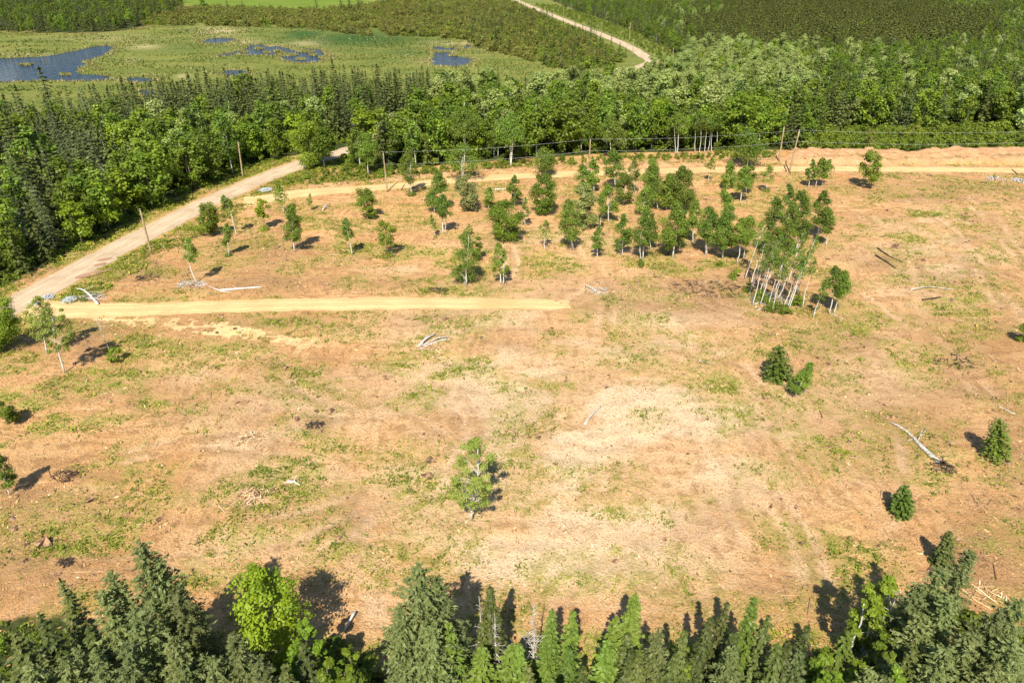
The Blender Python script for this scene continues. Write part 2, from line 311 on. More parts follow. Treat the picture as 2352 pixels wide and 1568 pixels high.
# ------------------------------------------------------------------ trees (each returns a trunk builder and a crown builder, base at the origin)
def bend(p, lean, H, curve):
    z = np.clip(p[:, 2] / H, -.2, 1.3); q = p.copy()
    q[:, 0] += lean[0] * (z * (1 - curve) + z * z * curve); q[:, 1] += lean[1] * (z * (1 - curve) + z * z * curve)
    return q
def lobed(rng, H, Wd, cb=.3, nl=20, per=None, cover=4.0, ls=.3, prof='maple', lr=.2, lean=(0, 0), tr=.02, stems=1, droop=0., limbs=True, sides=6, gap=0., base_bush=0., sparse=1.0):
    T, C = MB(), MB(); z0 = cb * H; ch = H - z0
    if per is None: per = int(np.clip(cover * Wd * ch * .72 / (.36 * ls * ls) / nl, 14, 420))
    curve = rng.uniform(0, .5)
    def rad(s):
        if prof == 'maple': return np.sin(np.pi * np.clip(.14 + .80 * s, 0, 1)) ** .65
        if prof == 'birch': return np.clip(1.35 * np.sin(np.pi * np.clip(.10 + .86 * s, 0, 1)) ** .8 * (1.12 - .72 * s), .10, 1)
        if prof == 'column': return np.clip(np.sin(np.pi * np.clip(.12 + .8 * s, 0, 1)) ** .45, .2, 1)
        return np.sqrt(np.clip(1 - (s - .25) ** 2 / .6, .05, 1))            # bush
    s = np.clip((np.arange(nl) + rng.uniform(0, 1, nl)) / nl, 0, 1); a = rng.uniform(0, 2 * np.pi, nl) + np.arange(nl) * 2.4
    R0 = Wd * .5; rr = rad(s) * R0 * np.sqrt(rng.uniform(.08, 1, nl)) * .80
    c = np.stack([np.cos(a) * rr, np.sin(a) * rr, z0 + s * ch * .94 + ch * .02], 1)
    lrad = Wd * lr * rng.uniform(.65, 1.3, nl) * (.6 + .4 * rad(s))
    for i in range(nl):
        n = max(6, int(per * rng.uniform(.6, 1.3) * sparse)); d = sphere_dirs(rng, n); d[:, 2] += .22; d = nrm(d)
        r = lrad[i] * rng.uniform(.06, 1, n) ** .5 * np.where(rng.uniform(0, 1, n) < .16, rng.uniform(1.0, 1.45, n), 1)
        P = c[i] + d * r[:, None] * np.array([1, 1, .78]); P[:, 2] -= droop * np.hypot(d[:, 0], d[:, 1]) * r
        out = nrm(P - np.array([0, 0, z0 + ch * .35]))
        N = nrm(d * .55 + out * .35 + np.array([0, 0, .45]) + rng.normal(size=(n, 3)) * .42)
        D = np.cross(N, sphere_dirs(rng, n))
        if droop: D = D + np.array([.25, 0, -droop])
        L = ls * rng.uniform(.65, 1.35, n)
        V, F = diamonds(P, D, N, L, L * rng.uniform(.55, .85, n))
        C.add(bend(V, lean, H, curve), F, 0, np.clip(rng.uniform(0, 1) * .45 + rng.uniform(0, 1, n) * .55, 0, 1))
    for k in range(stems):
        off = np.array([0., 0, 0]) if stems == 1 else np.array([rng.uniform(-.04, .04) * H, rng.uniform(-.04, .04) * H, 0])
        top = H * (.93 if k == 0 else rng.uniform(.55, .75)); z = np.linspace(-.15, top, 9)
        wob = np.cumsum(rng.normal(size=(9, 2)) * .008 * H, axis=0); wob[0] = 0; wob[1] *= .3
        sp = (0 if stems == 1 else 1) * off * .9
        path = np.stack([off[0] + sp[0] * (z / H) * 1.5 + wob[:, 0], off[1] + sp[1] * (z / H) * 1.5 + wob[:, 1], z], 1)
        V, F = tube(bend(path, lean, H, curve), tr * H * .5 * (1.15 - z / H) * (1 if k == 0 else .75), sides)
        T.add(V, F, 0, .5, True)
        if limbs and k == 0:
            for i in range(0, nl, 1 if nl < 16 else 2):
                zz = c[i, 2] - .55 * np.hypot(c[i, 0], c[i, 1]) - lrad[i] * .2
                zz = max(zz, z0 * .75); st = np.array([np.interp(zz, z, path[:, 0]), np.interp(zz, z, path[:, 1]), zz])
                mid = (st + c[i]) / 2 + np.array([0, 0, .06 * Wd]); q = np.stack([st, mid, c[i]])
                V, F = tube(bend(q, lean, H, curve), tr * H * .5 * np.array([.42, .28, .1]) * (1.15 - zz / H), 4, False); T.add(V, F, 0, .5, True)
    if base_bush > 0:
        n = int(per * 3); d = sphere_dirs(rng, n); d[:, 2] = np.abs(d[:, 2]); r = base_bush * rng.uniform(.2, 1, n) ** .5
        P = d * r[:, None] * np.array([1, 1, .95]); N = nrm(d + rng.normal(size=(n, 3)) * .5 + np.array([0, 0, .4]))
        V, F = diamonds(P, np.cross(N, sphere_dirs(rng, n)), N, ls * 1.05, ls * .75); C.add(V, F, 0, rng.uniform(0, 1, n))
    return T, C
def conifer(rng, H, Wd, cb=.06, wh=16, nb=7, nt=5, tl=.5, tw=.2, droop=.25, power=.8, lean=(0, 0), ragged=.25, up=0., tr=.022, sides=6, extra_top=True, dn=.14, nn=.35):
    T, C = MB(), MB(); curve = rng.uniform(0, .5)
    zs = cb * H + (H * .97 - cb * H) * (np.arange(wh) / (wh - 1)) ** .92
    Ps, Ds, Ns, Ls, Ws, ts = [], [], [], [], [], []
    for i, z in enumerate(zs):
        f = 1 - (z - cb * H) / (H * (1 - cb)); r = Wd * .5 * max(f, .0) ** power * rng.uniform(1 - ragged * .6, 1 + ragged * .4) + .12
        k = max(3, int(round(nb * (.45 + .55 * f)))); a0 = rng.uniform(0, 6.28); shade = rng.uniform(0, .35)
        for j in range(k):
            a = a0 + 2 * np.pi * j / k + rng.normal() * .22; rj = r * rng.uniform(1 - ragged, 1.12)
            if rng.uniform() < ragged * .22: continue
            m = max(2, int(round(nt * (.35 + .65 * rj / (Wd * .5))))); t = np.linspace(.22, 1, m) + rng.normal(size=m) * .03
            rd = np.array([np.cos(a), np.sin(a), 0]); sd = np.array([-np.sin(a), np.cos(a), 0])
            zz = z + rj * (up * t - droop * t * t) + rng.normal() * .05
            for sgn in (-1, 1, 0):
                spread = (.75 * (1.05 - t) + .25) * sgn
                D = rd[None] * (1 - .25 * abs(sgn)) + sd[None] * spread[:, None] * 1.1 + np.array([0, 0, 1])[None] * (up - 1.6 * droop * t)[:, None] + rng.normal(size=(m, 3)) * dn
                D = nrm(D); L = tl * rng.uniform(.7, 1.3, m) * (.55 + .45 * (rj / (Wd * .5)))
                P = rd[None] * (rj * t)[:, None] + sd[None] * (sgn * L * .22)[:, None]; P[:, 2] = zz
                N = nrm(np.array([0, 0, 1.])[None] + rd[None] * .45 + rng.normal(size=(m, 3)) * nn)
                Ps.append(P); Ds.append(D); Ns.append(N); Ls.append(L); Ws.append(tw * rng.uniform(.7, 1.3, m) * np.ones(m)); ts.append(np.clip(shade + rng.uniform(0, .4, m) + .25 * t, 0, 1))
    if extra_top:
        m = 6; z = np.linspace(.93, 1.0, m) * H; Ps.append(np.stack([np.zeros(m), np.zeros(m), z], 1)); Ds.append(np.tile([0, 0, 1.], (m, 1)) + rng.normal(size=(m, 3)) * .3)
        Ns.append(sphere_dirs(rng, m)); Ls.append(np.full(m, tl)); Ws.append(np.full(m, tw)); ts.append(np.full(m, .6))
    V, F = diamonds(np.vstack(Ps), np.vstack(Ds), np.vstack(Ns), np.concatenate(Ls), np.concatenate(Ws))
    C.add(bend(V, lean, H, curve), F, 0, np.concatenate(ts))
    z = np.linspace(-.15, H * .97, 7); path = np.stack([0 * z, 0 * z, z], 1)
    V, F = tube(bend(path, lean, H, curve), tr * H * .5 * (1.06 - z / H), sides); T.add(V, F, 0, .5, True)
    return T, C
def snag(rng, H, nbr=24, bl=1.6, lean=(0, 0), tr=.022, start=.25, upward=0., fork=0):
    T, B = MB(), MB(); z = np.linspace(-.15, H, 8); wob = np.cumsum(rng.normal(size=(8, 2)) * .006 * H, axis=0); wob[0] = 0
    path = bend(np.stack([wob[:, 0], wob[:, 1], z], 1), lean, H, .2)
    V, F = tube(path, tr * H * .5 * (1.1 - z / H), 7); T.add(V, F, 0, .5, True)
    for i in range(nbr):
        s = rng.uniform(start, .97); k = s * 7.0; b = np.array([np.interp(s * H, z, path[:, j]) for j in range(3)])
        a = rng.uniform(0, 6.28); L = bl * rng.uniform(.4, 1.2) * (1.15 - s); d = np.array([np.cos(a), np.sin(a), upward + rng.normal() * .22])
        q = np.stack([b, b + d * L * .5 + np.array([0, 0, -.04 * L]), b + d * L + np.array([0, 0, rng.uniform(-.3, .1) * L])])
        r0 = tr * H * .5 * .32 * (1.15 - s) + .008
        V, F = tube(q, [r0, r0 * .6, r0 * .25], 4, False); B.add(V, F, 0, .5, True)
        for e in range(2):
            d2 = nrm(d + rng.normal(size=3) * .7); p1 = q[1] * (.6 - .3 * e) + q[2] * (.4 + .3 * e)
            V, F = tube(np.stack([p1, p1 + d2 * L * .3, p1 + d2 * L * .5]), [r0 * .45, r0 * .3, r0 * .15], 3, False); B.add(V, F, 0, .5, True)
    return T, B

# ------------------------------------------------------------------ objects
def link(o): COL.objects.link(o); return o
def tag(o, label=None, cat=None, group=None, kind=None):
    if label: o['label'] = label
    if cat: o['category'] = cat
    if group: o['group'] = group
    if kind: o['kind'] = kind
    return o
def obj(name, me, parent=None, loc=(0, 0, 0)):
    o = bpy.data.objects.new(name, me); o.location = loc; link(o)
    if parent is not None: o.parent = parent
    return o
def empty(name, loc, label, cat, group=None):
    o = bpy.data.objects.new(name, None); o.location = loc; o.empty_display_size = .3; link(o)
    return tag(o, label, cat, group)
COUNT = {}
def tree_thing(name, loc, label, cat, T, C, tm, cm, group=None, crown='crown'):
    COUNT[name] = COUNT.get(name, 0) + 1
    r = empty(name, loc, label, cat, group)
    obj('trunk', T.mesh(name + '_trunk', [tm]), r)
    if C is not None and C.V: obj(crown, C.mesh(name + '_' + crown, [cm]), r)
    return r

# ------------------------------------------------------------------ ground sheet
def axis(fine_lo, fine_hi, step, lo, hi, grow=1.16):
    a = list(np.arange(fine_lo, fine_hi + 1e-6, step)); s = step; x = a[-1]
    while x < hi: s *= grow; x += s; a.append(x)
    s = step; x = a[0]; pre = []
    while x > lo: s *= grow; x -= s; pre.append(x)
    return np.array(pre[::-1] + a)
gx = axis(-128, 128, .62, -2600, 2600, 1.07); gy = axis(22, 186, .62, -400, 4200, 1.035)
GX, GY = np.meshgrid(gx, gy); X = GX.ravel(); Y = GY.ravel(); Z = gz(X, Y)
sx, sy, dep = px(X, Y)
behind = dep < 5
jx = 3.2 * (fbm(X / 4, Y / 4, 41, 3) - .5); jy = 3.2 * (fbm(X / 4, Y / 4, 57, 3) - .5)
far = 1 + 3 * sm(200, 420, Y)
qx, qy, _ = px(X + jx * far, Y + jy * far)
ok = ~behind
def blob(lst):
    r = np.zeros(len(X))
    for cx, cy, rx, ry, a in lst: r = np.maximum(r, a * np.exp(-(((sx - cx) / rx) ** 2 + ((sy - cy) / ry) ** 2)))
    return np.where(ok, r, 0)
clear_far = 400.0
A = {}
NEARW = [(-300, 1440), (100, 1430), (240, 1450), (420, 1500), (560, 1530), (700, 1500), (830, 1530), (900, 1570), (1050, 1550), (1200, 1560), (1300, 1590), (1500, 1570), (1700, 1530), (1900, 1530), (1960, 1460), (2060, 1430), (2200, 1410), (2352, 1450), (2700, 1450), (2700, 2300), (-300, 2300)]
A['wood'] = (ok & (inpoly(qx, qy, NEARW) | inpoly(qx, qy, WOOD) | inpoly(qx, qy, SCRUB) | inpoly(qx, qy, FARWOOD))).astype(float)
dR = dist_line(X, Y, ROAD)
roadside = sm(9.5, 5.5, dR + jx * .8) * (Y > 60)
A['field'] = (ok & inpoly(qx, qy, FIELD)).astype(float)
tl = at(0, 330)[1]
isfar = ok & (sy < 345) & (A['wood'] < .5) & (A['field'] < .5) & ~((sx > 560) & (sy > 335))
A['marsh'] = np.where(isfar | (sy < -40) | ((Y > 190) & behind), 1.0, 0.0)
A['rush'] = blob([(820, 90, 150, 18, 1), (700, 80, 60, 14, 1), (930, 120, 60, 10, .5), (420, 110, 60, 10, .4)])
A['tan'] = blob([(500, 72, 50, 10, 1), (330, 107, 30, 6, .9), (560, 96, 40, 7, .7), (620, 108, 40, 6, .8), (700, 100, 40, 6, .6), (1150, 105, 60, 14, .75), (1050, 100, 60, 5, .7), (250, 88, 120, 8, .35), (1000, 140, 40, 5, .8), (60, 125, 80, 5, .5), (420, 175, 14, 4, 1), (300, 140, 12, 6, .6)])
green = .30 * np.ones(len(X))
green = np.maximum(green, blob([(150, 950, 330, 150, 1.), (330, 800, 110, 40, 1.), (560, 800, 110, 16, .9), (700, 850, 90, 60, .8), (650, 1100, 300, 200, .55), (1000, 870, 260, 90, .6), (250, 1250, 300, 90, .7), (560, 1230, 160, 40, 1.), (760, 1250, 70, 70, 1.), (1250, 880, 140, 16, .9), (700, 740, 110, 10, 1.), (1000, 600, 200, 60, .75),
    (1300, 600, 120, 30, .7), (1560, 610, 160, 20, .9), (400, 690, 200, 8, .9), (1080, 668, 120, 12, 1.), (820, 560, 70, 40, .7), (600, 690, 80, 8, .8), (1660, 870, 60, 30, .9), (1640, 1010, 80, 50, .7), (1900, 1230, 250, 140, .55), (2150, 1130, 130, 60, .7), (1150, 1010, 200, 70, .5), (980, 1130, 90, 60, .8), (1400, 1180, 160, 40, .55),
    (2120, 480, 90, 30, .7), (2080, 545, 120, 12, .7), (2200, 700, 150, 60, .5), (2000, 760, 160, 80, .45), (1900, 1000, 120, 40, .5), (820, 455, 70, 14, .9), (700, 520, 120, 40, .5), (1700, 940, 100, 40, .5), (1250, 1330, 260, 40, .45), (1930, 1330, 60, 50, .9), (800, 1470, 130, 60, .9), (330, 1350, 260, 40, 1.), (1450, 1320, 200, 60, .35), (2250, 1250, 130, 90, .4), (980, 745, 60, 20, .7), (500, 940, 130, 40, .6)]))
green = np.where(sy > 1440, np.maximum(green, .9), green)
green = np.maximum(green, roadside * 1.0)
A['green'] = np.clip(green * (.1 + 1.8 * sm(.36, .62, fbm(X / 5.0, Y / 4.0, 71, 4))), 0, 1)
A['pale'] = (.45 + 1.0 * sm(.36, .6, fbm(X / 7, Y / 5, 79, 3))) * blob([(1350, 1000, 460, 280, 1.), (1500, 800, 260, 120, .7), (1250, 1280, 420, 90, .8), (570, 1015, 60, 22, 1.), (580, 1140, 50, 22, .9), (1150, 760, 260, 70, .55), (900, 620, 60, 10, .7), (1610, 652, 40, 6, .9), (980, 800, 30, 20, .7), (1950, 870, 60, 10, .5), (860, 1390, 40, 50, .6), (1830, 1290, 60, 40, .6), (1300, 560, 260, 40, .3), (700, 1000, 250, 160, .45), (600, 1270, 200, 60, .4), (2150, 600, 200, 120, .5), (2000, 900, 200, 160, .35), (400, 880, 200, 60, .35)])  # pale dried soil and chips; the central pale also paints in lens vignetting
ra = np.random.default_rng(12); RUT = np.zeros(len(X)); RIM = np.zeros(len(X))
ARCS = [[(1540, 900), (1460, 960), (1400, 1040), (1380, 1120)], [(1180, 900), (1300, 870), (1450, 868), (1560, 880)], [(900, 960), (1010, 1020), (1100, 1030), (1240, 1010)], [(1700, 1120), (1780, 1180), (1830, 1260), (1850, 1330)], [(1300, 760), (1420, 800), (1560, 850), (1640, 930)], [(1900, 640), (2020, 700), (2140, 790), (2240, 900)], [(2060, 460), (2160, 520), (2240, 620), (2330, 760)],
        [(820, 1230), (980, 1215), (1150, 1225), (1330, 1240)], [(1560, 1000), (1600, 1100), (1620, 1200), (1700, 1300)], [(1050, 920), (1080, 980), (1040, 1050), (960, 1100)], [(1380, 700), (1360, 780), (1330, 870), (1290, 960)], [(1460, 1080), (1560, 1160), (1600, 1260), (1560, 1330)], [(620, 880), (700, 940), (820, 960), (940, 940)], [(1960, 900), (2010, 1000), (2020, 1100), (1980, 1200)], [(700, 1290), (760, 1240), (860, 1200), (960, 1180)], [(1200, 1000), (1290, 1040), (1420, 1050), (1530, 1030)], [(300, 1060), (420, 1030), (560, 1030), (680, 1050)], [(420, 1180), (560, 1190), (700, 1170), (800, 1130)],
        [(1980, 500), (2060, 560), (2100, 640), (2120, 720)], [(2180, 440), (2260, 500), (2320, 580), (2352, 660)], [(1150, 560), (1160, 600), (1140, 640), (1100, 660)], [(1330, 560), (1350, 610), (1340, 660), (1300, 690)], [(1500, 640), (1600, 690), (1720, 730), (1840, 760)], [(1650, 800), (1720, 900), (1760, 1000), (1800, 1100)]]
for ar in ARCS:
    for sft in (0, 1):
        p_ = np.array(W2(ar)); t_ = nrm(np.gradient(p_, axis=0)); p_ = p_ + np.stack([-t_[:, 1], t_[:, 0]], 1) * 2.1 * sft; q_ = smooth_line(p_, 2.5)
        bx0, by0 = q_.min(0) - 4; bx1, by1 = q_.max(0) + 4; k_ = np.nonzero((X > bx0) & (X < bx1) & (Y > by0) & (Y < by1))[0]; d_ = dist_line(X[k_] + jx[k_] * .35, Y[k_] + jy[k_] * .35, [tuple(v) for v in q_])
        fade = 1.15 * sm(.3, .75, vn(X[k_] / 5, Y[k_] / 5, 300 + sft)); RUT[k_] = np.maximum(RUT[k_], np.exp(-(d_ / .62) ** 2) * fade); RIM[k_] = np.maximum(RIM[k_], np.exp(-((d_ - 1.25) / .45) ** 2) * fade)
Z = Z - .10 * RUT + .09 * RIM
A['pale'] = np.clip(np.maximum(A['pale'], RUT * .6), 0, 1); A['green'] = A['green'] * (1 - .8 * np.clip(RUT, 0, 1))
A['brown'] = np.clip(.32 * RIM + .95 * blob([(1660, 665, 180, 36, 1.), (1500, 700, 200, 22, .8), (300, 620, 140, 34, .8), (560, 570, 160, 40, .5), (200, 770, 60, 60, .9), (800, 650, 360, 18, .65), (2250, 800, 200, 140, .55), (2150, 430, 260, 26, .7), (2000, 1000, 160, 90, .5), (730, 980, 30, 26, 1.), (2280, 1260, 130, 130, .7), (100, 1300, 220, 100, .6), (2020, 610, 50, 16, .9), (2180, 640, 140, 20, .6), (1900, 800, 160, 80, .45),
    (200, 1090, 90, 26, .6), (60, 1150, 160, 120, .45), (640, 740, 160, 14, .6), (1000, 730, 160, 10, .5), (1900, 730, 140, 30, .5), (1850, 1380, 160, 50, .35), (520, 660, 200, 14, .5), (2330, 1000, 60, 200, .5)]) + .30 * sm(.46, .64, fbm(X / 9, Y / 6, 75, 3)) + .10, 0, 1)
xx, yy = qx, qy
A['bare'] = np.where(inpoly(sx, sy + 6 * (vn(X / 3, Y / 3, 6) - .5), BERMR) | inpoly(sx, sy + 6 * (vn(X / 3, Y / 3, 6) - .5), BERM), .85, 0) * (.5 + .7 * fbm(X / 2, Y / 2, 88, 3))
A['green'] = np.where(A['bare'] > .2, A['green'] * .7, A['green'])
A['bare'] = np.clip(np.maximum(A['bare'], sm(4.4, 3.0, dist_line(X, Y, TRACK1)) * .8 * (sx > 1500)), 0, 1)
nx, ny = len(gx), len(gy); I = np.arange(nx * ny).reshape(ny, nx)
F = np.stack([I[:-1, :-1], I[:-1, 1:], I[1:, 1:], I[1:, :-1]], -1).reshape(-1, 4)
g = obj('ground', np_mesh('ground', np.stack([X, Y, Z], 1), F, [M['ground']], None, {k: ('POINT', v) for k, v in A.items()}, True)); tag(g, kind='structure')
GREEN = A['green'].reshape(ny, nx); BROWN = A['brown'].reshape(ny, nx)
def look(grid, x, y):
    i = np.clip(np.searchsorted(gx, x), 0, nx - 1); j = np.clip(np.searchsorted(gy, y), 0, ny - 1); return grid[j, i]

def ground_z(x, y):
    i = np.clip(np.searchsorted(gx, x) - 1, 0, nx - 2); j = np.clip(np.searchsorted(gy, y) - 1, 0, ny - 2)
    fx = (x - gx[i]) / (gx[i + 1] - gx[i]); fy = (y - gy[j]) / (gy[j + 1] - gy[j]); Zg = Z.reshape(ny, nx)
    return (Zg[j, i] * (1 - fx) + Zg[j, i + 1] * fx) * (1 - fy) + (Zg[j + 1, i] * (1 - fx) + Zg[j + 1, i + 1] * fx) * fy
# ------------------------------------------------------------------ roads, tracks, ponds
def strip(name, pts, width, mat, z, rag=.35, rows=9, taper=None, seed=0, crown=0.0):
    p = np.asarray(pts, float); T = nrm(np.gradient(p, axis=0)); N = np.stack([-T[:, 1], T[:, 0]], 1)
    L = np.concatenate([[0], np.cumsum(np.linalg.norm(np.diff(p, axis=0), axis=1))])
    w = np.broadcast_to(np.asarray(width, float), (len(p),)) * .5
    wl = w + rag * (fbm(L / 2.2, L * 0 + 3.3, seed, 3) - .5) * 2; wr = w + rag * (fbm(L / 2.2, L * 0 + 9.3, seed + 5, 3) - .5) * 2
    if taper is not None: k = sm(L[-1], L[-1] - taper, L); wl = wl * np.sqrt(k) + .02; wr = wr * np.sqrt(k) + .02
    s = np.linspace(-1, 1, rows); V = []
    for j in s:
        off = np.where(j < 0, j * wl, j * wr); q = p + N * off[:, None]; V.append(np.stack([q[:, 0], q[:, 1], np.full(len(p), z) + crown * (1 - j * j)], 1))
    V = np.stack(V, 1).reshape(-1, 3); n = len(p); I = np.arange(n * rows).reshape(n, rows)
    F = np.stack([I[:-1, :-1], I[1:, :-1], I[1:, 1:], I[:-1, 1:]], -1).reshape(-1, 4)
    at_ = {'across': ('POINT', np.tile(s * np.mean(w), n)), 'along': ('POINT', np.repeat(L, rows)), 'edge': ('POINT', (np.abs(np.tile(s, n)) ** 3) if taper is None else np.maximum(np.abs(np.tile(s, n)) ** 3, np.repeat(sm(L[-1] - 14, L[-1], L), rows)))}
    o = obj(name, np_mesh(name, V, F[:, ::-1], [mat], None, at_, True)); return tag(o, kind='structure')
strip('gravel_road', smooth_line(ROAD, 1.0), 6.3, M['gravel'], .012, .5, 11, seed=2, crown=.08)
w1 = np.interp(np.arange(len(T1S)), [0, 12, 30, len(T1S)], [9, 6.0, 4.6, 4.4])
strip('dirt_track', T1S, w1, M['ochre'], .030, .45, 9, seed=12, crown=.04)
strip('dirt_track', T2S, np.interp(np.arange(len(T2S)), [0, 10, 22, len(T2S) - 30, len(T2S)], [7.5, 5.2, 4.5, 4.0, 3.2]), M['ochre'], .034, .5, 9, taper=4, seed=22, crown=.04)
def sheet(name, poly, mat, z, step=.8, rag=1.0, seed=0, smooth_step=1.2, follow=False):
    """a flat sheet with a ragged outline: fan of rings about the outline's middle"""
    p = smooth_line(list(poly) + [poly[0]], smooth_step)[:-1]
    c = p.mean(0); d = nrm(p - c); n = len(p)
    L = np.arange(n) * 1.0
    p = p + d * (rag * (fbm(p[:, 0] / 4.0, p[:, 1] / 4.0, seed, 4) - .5) * 2)[:, None]
    me = bpy.data.meshes.new(name); V = [(x, y, z + (gz1(x, y) if follow else 0)) for x, y in p]
    me.from_pydata(V, [], [list(range(n))]); me.materials.append(mat); me.update()
    if me.polygons[0].normal.z < 0: me.flip_normals()
    return obj(name, me)
# the sand spur beside the lower track follows the ground as a grid of its own
spw = np.array(W2(SPUR)); lo = spw.min(0) - 2; hi = spw.max(0) + 2
ax = np.arange(lo[0], hi[0], .4); ay = np.arange(lo[1], hi[1], .4); SX, SY = np.meshgrid(ax, ay)
jj = 2.6 * (fbm(SX / 1.8, SY / 1.2, 91, 4) - .5)
ins = inpoly(SX + jj, SY + jj * .6, [tuple(v) for v in spw]) & (fbm(SX / 1.1, SY / .9, 95, 3) < .64)
I = np.arange(SX.size).reshape(SX.shape); keep = ins[:-1, :-1] & ins[1:, 1:] & ins[1:, :-1] & ins[:-1, 1:]
F = np.stack([I[:-1, :-1], I[:-1, 1:], I[1:, 1:], I[1:, :-1]], -1)[keep]
us = np.unique(F); rm = np.zeros(SX.size, int); rm[us] = np.arange(len(us))
# sample the ground sheet itself so that the sand lies on it
sxx, syy = SX.ravel()[us], SY.ravel()[us]
o = obj('sand_patch', np_mesh('sand_patch', np.stack([sxx, syy, ground_z(sxx, syy) + .018], 1), rm[F], [M['ochre']], None, {'across': ('POINT', syy * 0 + 3), 'along': ('POINT', sxx), 'edge': ('POINT', .35 + .6 * fbm(sxx / 2.5, syy / 1.5, 97, 3))}, True)); tag(o, kind='structure')
# road puddle stains
for k, (x, y, a, b) in enumerate([(212, 630, 2.6, .8), (230, 608, 1.0, .5), (240, 597, 1.1, .6)]):
    cx, cy = at(x, y); th = np.linspace(0, 6.28, 40, endpoint=False); r = .75 + .5 * fbm(np.cos(th) * 1.5 + k * 9, np.sin(th) * 1.5, 4, 3)
    q = np.stack([np.cos(th) * a * r, np.sin(th) * b * r], 1); ca, sa_ = math.cos(.75), math.sin(.75)
    p = [(cx + u * ca - v * sa_, cy + u * sa_ + v * ca, .112) for u, v in q]
    me = bpy.data.meshes.new('damp_patch'); me.from_pydata(p, [], [list(range(40))]); me.materials.append(bpy.data.materials.get('damp_red_earth') or plain('damp_red_earth', (.36, .20, .12), .8)); me.update()
    tag(obj('damp_patch', me), kind='structure')
PONDS = [
    [(-260, 200), (-100, 196), (0, 190), (90, 186), (160, 187), (215, 186), (250, 184), (252, 178), (225, 173), (180, 170), (178, 157), (200, 151), (190, 142), (215, 136), (240, 128), (262, 112), (250, 106), (215, 108), (170, 118), (120, 127), (60, 133), (0, 136), (-120, 138), (-260, 140)],
    [(288, 186), (310, 190), (345, 189), (356, 183), (330, 178), (305, 178)],
    [(318, 216), (340, 224), (362, 218), (352, 209), (332, 208)],
    [(460, 97), (480, 101), (505, 101), (535, 96), (540, 91), (510, 88), (475, 91)],
    [(492, 129), (520, 131), (545, 124), (580, 128), (615, 127), (640, 132), (655, 140), (690, 146), (730, 142), (762, 132), (745, 127), (730, 114), (705, 112), (690, 118), (665, 113), (640, 107), (615, 108), (600, 103), (578, 104), (560, 115), (530, 122)],
    [(975, 140), (992, 140), (994, 150), (1030, 153), (1070, 152), (1085, 138), (1070, 132), (1050, 128), (1038, 122), (1000, 122), (996, 134)],
    [(988, 110), (1002, 117), (1040, 117), (1060, 115), (1088, 108), (1075, 104), (1060, 112), (1048, 107), (1035, 112), (1010, 108)],
    [(500, 167), (530, 176), (565, 172), (560, 163), (525, 162)]]
for k, pd in enumerate(PONDS):
    o = sheet('pond_water', W2(pd), M['water'], .05, rag=3.6, seed=100 + k, smooth_step=.7); tag(o, kind='structure')

# ------------------------------------------------------------------ stuff: weeds, debris, reeds
def scatter_mesh(name, mb, mats): return tag(obj(name, mb.mesh(name, mats)), kind='stuff')
R = np.random.default_rng(7)
def ground_pts(n, ymin=400, ymax=1568):
    x = R.uniform(-30, 2382, n); y = R.uniform(ymin, ymax, n); return x, y
def uniform_world(n, x0, x1, y0, y1):
    Xw = R.uniform(x0, x1, n); Yw = R.uniform(y0, y1, n); a, b, d = px(Xw, Yw); m = (a > -60) & (a < 2412) & (b < 1620) & (b > 330); return Xw[m], Yw[m]
Xw, Yw = uniform_world(330000, -125, 128, 26, 168)
dT = np.minimum(dist_line(Xw, Yw, TRACK1), dist_line(Xw, Yw, TRACK2)); dRd = dist_line(Xw, Yw, ROAD); ax_, ay_, _ = px(Xw, Yw)
gr = look(GREEN, Xw, Yw); clump = fbm(Xw / 2.3 + .3 * Yw * (Xw > 20) / 2, Yw / 1.3, 131, 4); patch = fbm(Xw / 7, Yw / 7, 141, 3)
spur_in = inpoly(ax_, ay_, SPUR)
prob = np.clip((gr * 1.3 - .10), 0, 1) * sm(.42, .66, clump * .8 + gr * .16)
prob = np.where((dRd > 4.2) & (dRd < 10), np.maximum(prob, .75 * sm(.35, .5, clump)), prob)
wood_here = inpoly(ax_, ay_, WOOD) | inpoly(ax_, ay_, SCRUB)
berm_here = inpoly(ax_, ay_, BERM) | inpoly(ax_, ay_, BERMR)
prob = np.where(berm_here, .30 * sm(.50, .62, clump) + np.where(ax_ < 1750, .5 * sm(.42, .55, patch), 0), prob)
prob = np.where((ay_ < 425) & (ay_ > 378) & (ax_ < 900) & (dT > 2.5), .9, prob)
prob = np.where((dT < 2.3) | (dRd < 3.7) | (spur_in & (clump < .62)), 0, prob)
m = R.uniform(0, 1, len(Xw)) < prob * .78
Xc, Yc = Xw[m], Yw[m]; zc = gz(Xc, Yc); nC = len(Xc); dC = dist_line(Xc, Yc, ROAD)
big = np.where(dC < 10, 1.5, 1.0) * np.exp(np.clip(R.normal(size=nC) * .25, -.6, .4)); K = 8
tone = np.clip(fbm(Xc / 3, Yc / 3, 151, 3) * 1.3 - .25 + R.normal(size=nC) * .16, 0, 1)
zc = ground_z(Xc, Yc); PP = np.repeat(np.stack([Xc, Yc, zc], 1), K, 0); sc_ = np.repeat(R.uniform(.55, 1.25, nC) * big, K)
off = R.normal(size=(len(PP), 3)) * np.array([.17, .17, 0]); PP = PP + off * sc_[:, None]; PP[:, 2] += R.uniform(.02, .22, len(PP)) * sc_
NN = nrm(np.array([0, 0, .8]) + R.normal(size=PP.shape) * .55); DD = np.cross(NN, sphere_dirs(R, len(PP)))
LL = .175 * sc_ * R.uniform(.6, 1.3, len(PP)); V, F = diamonds(PP, DD, NN, LL, LL * .6)
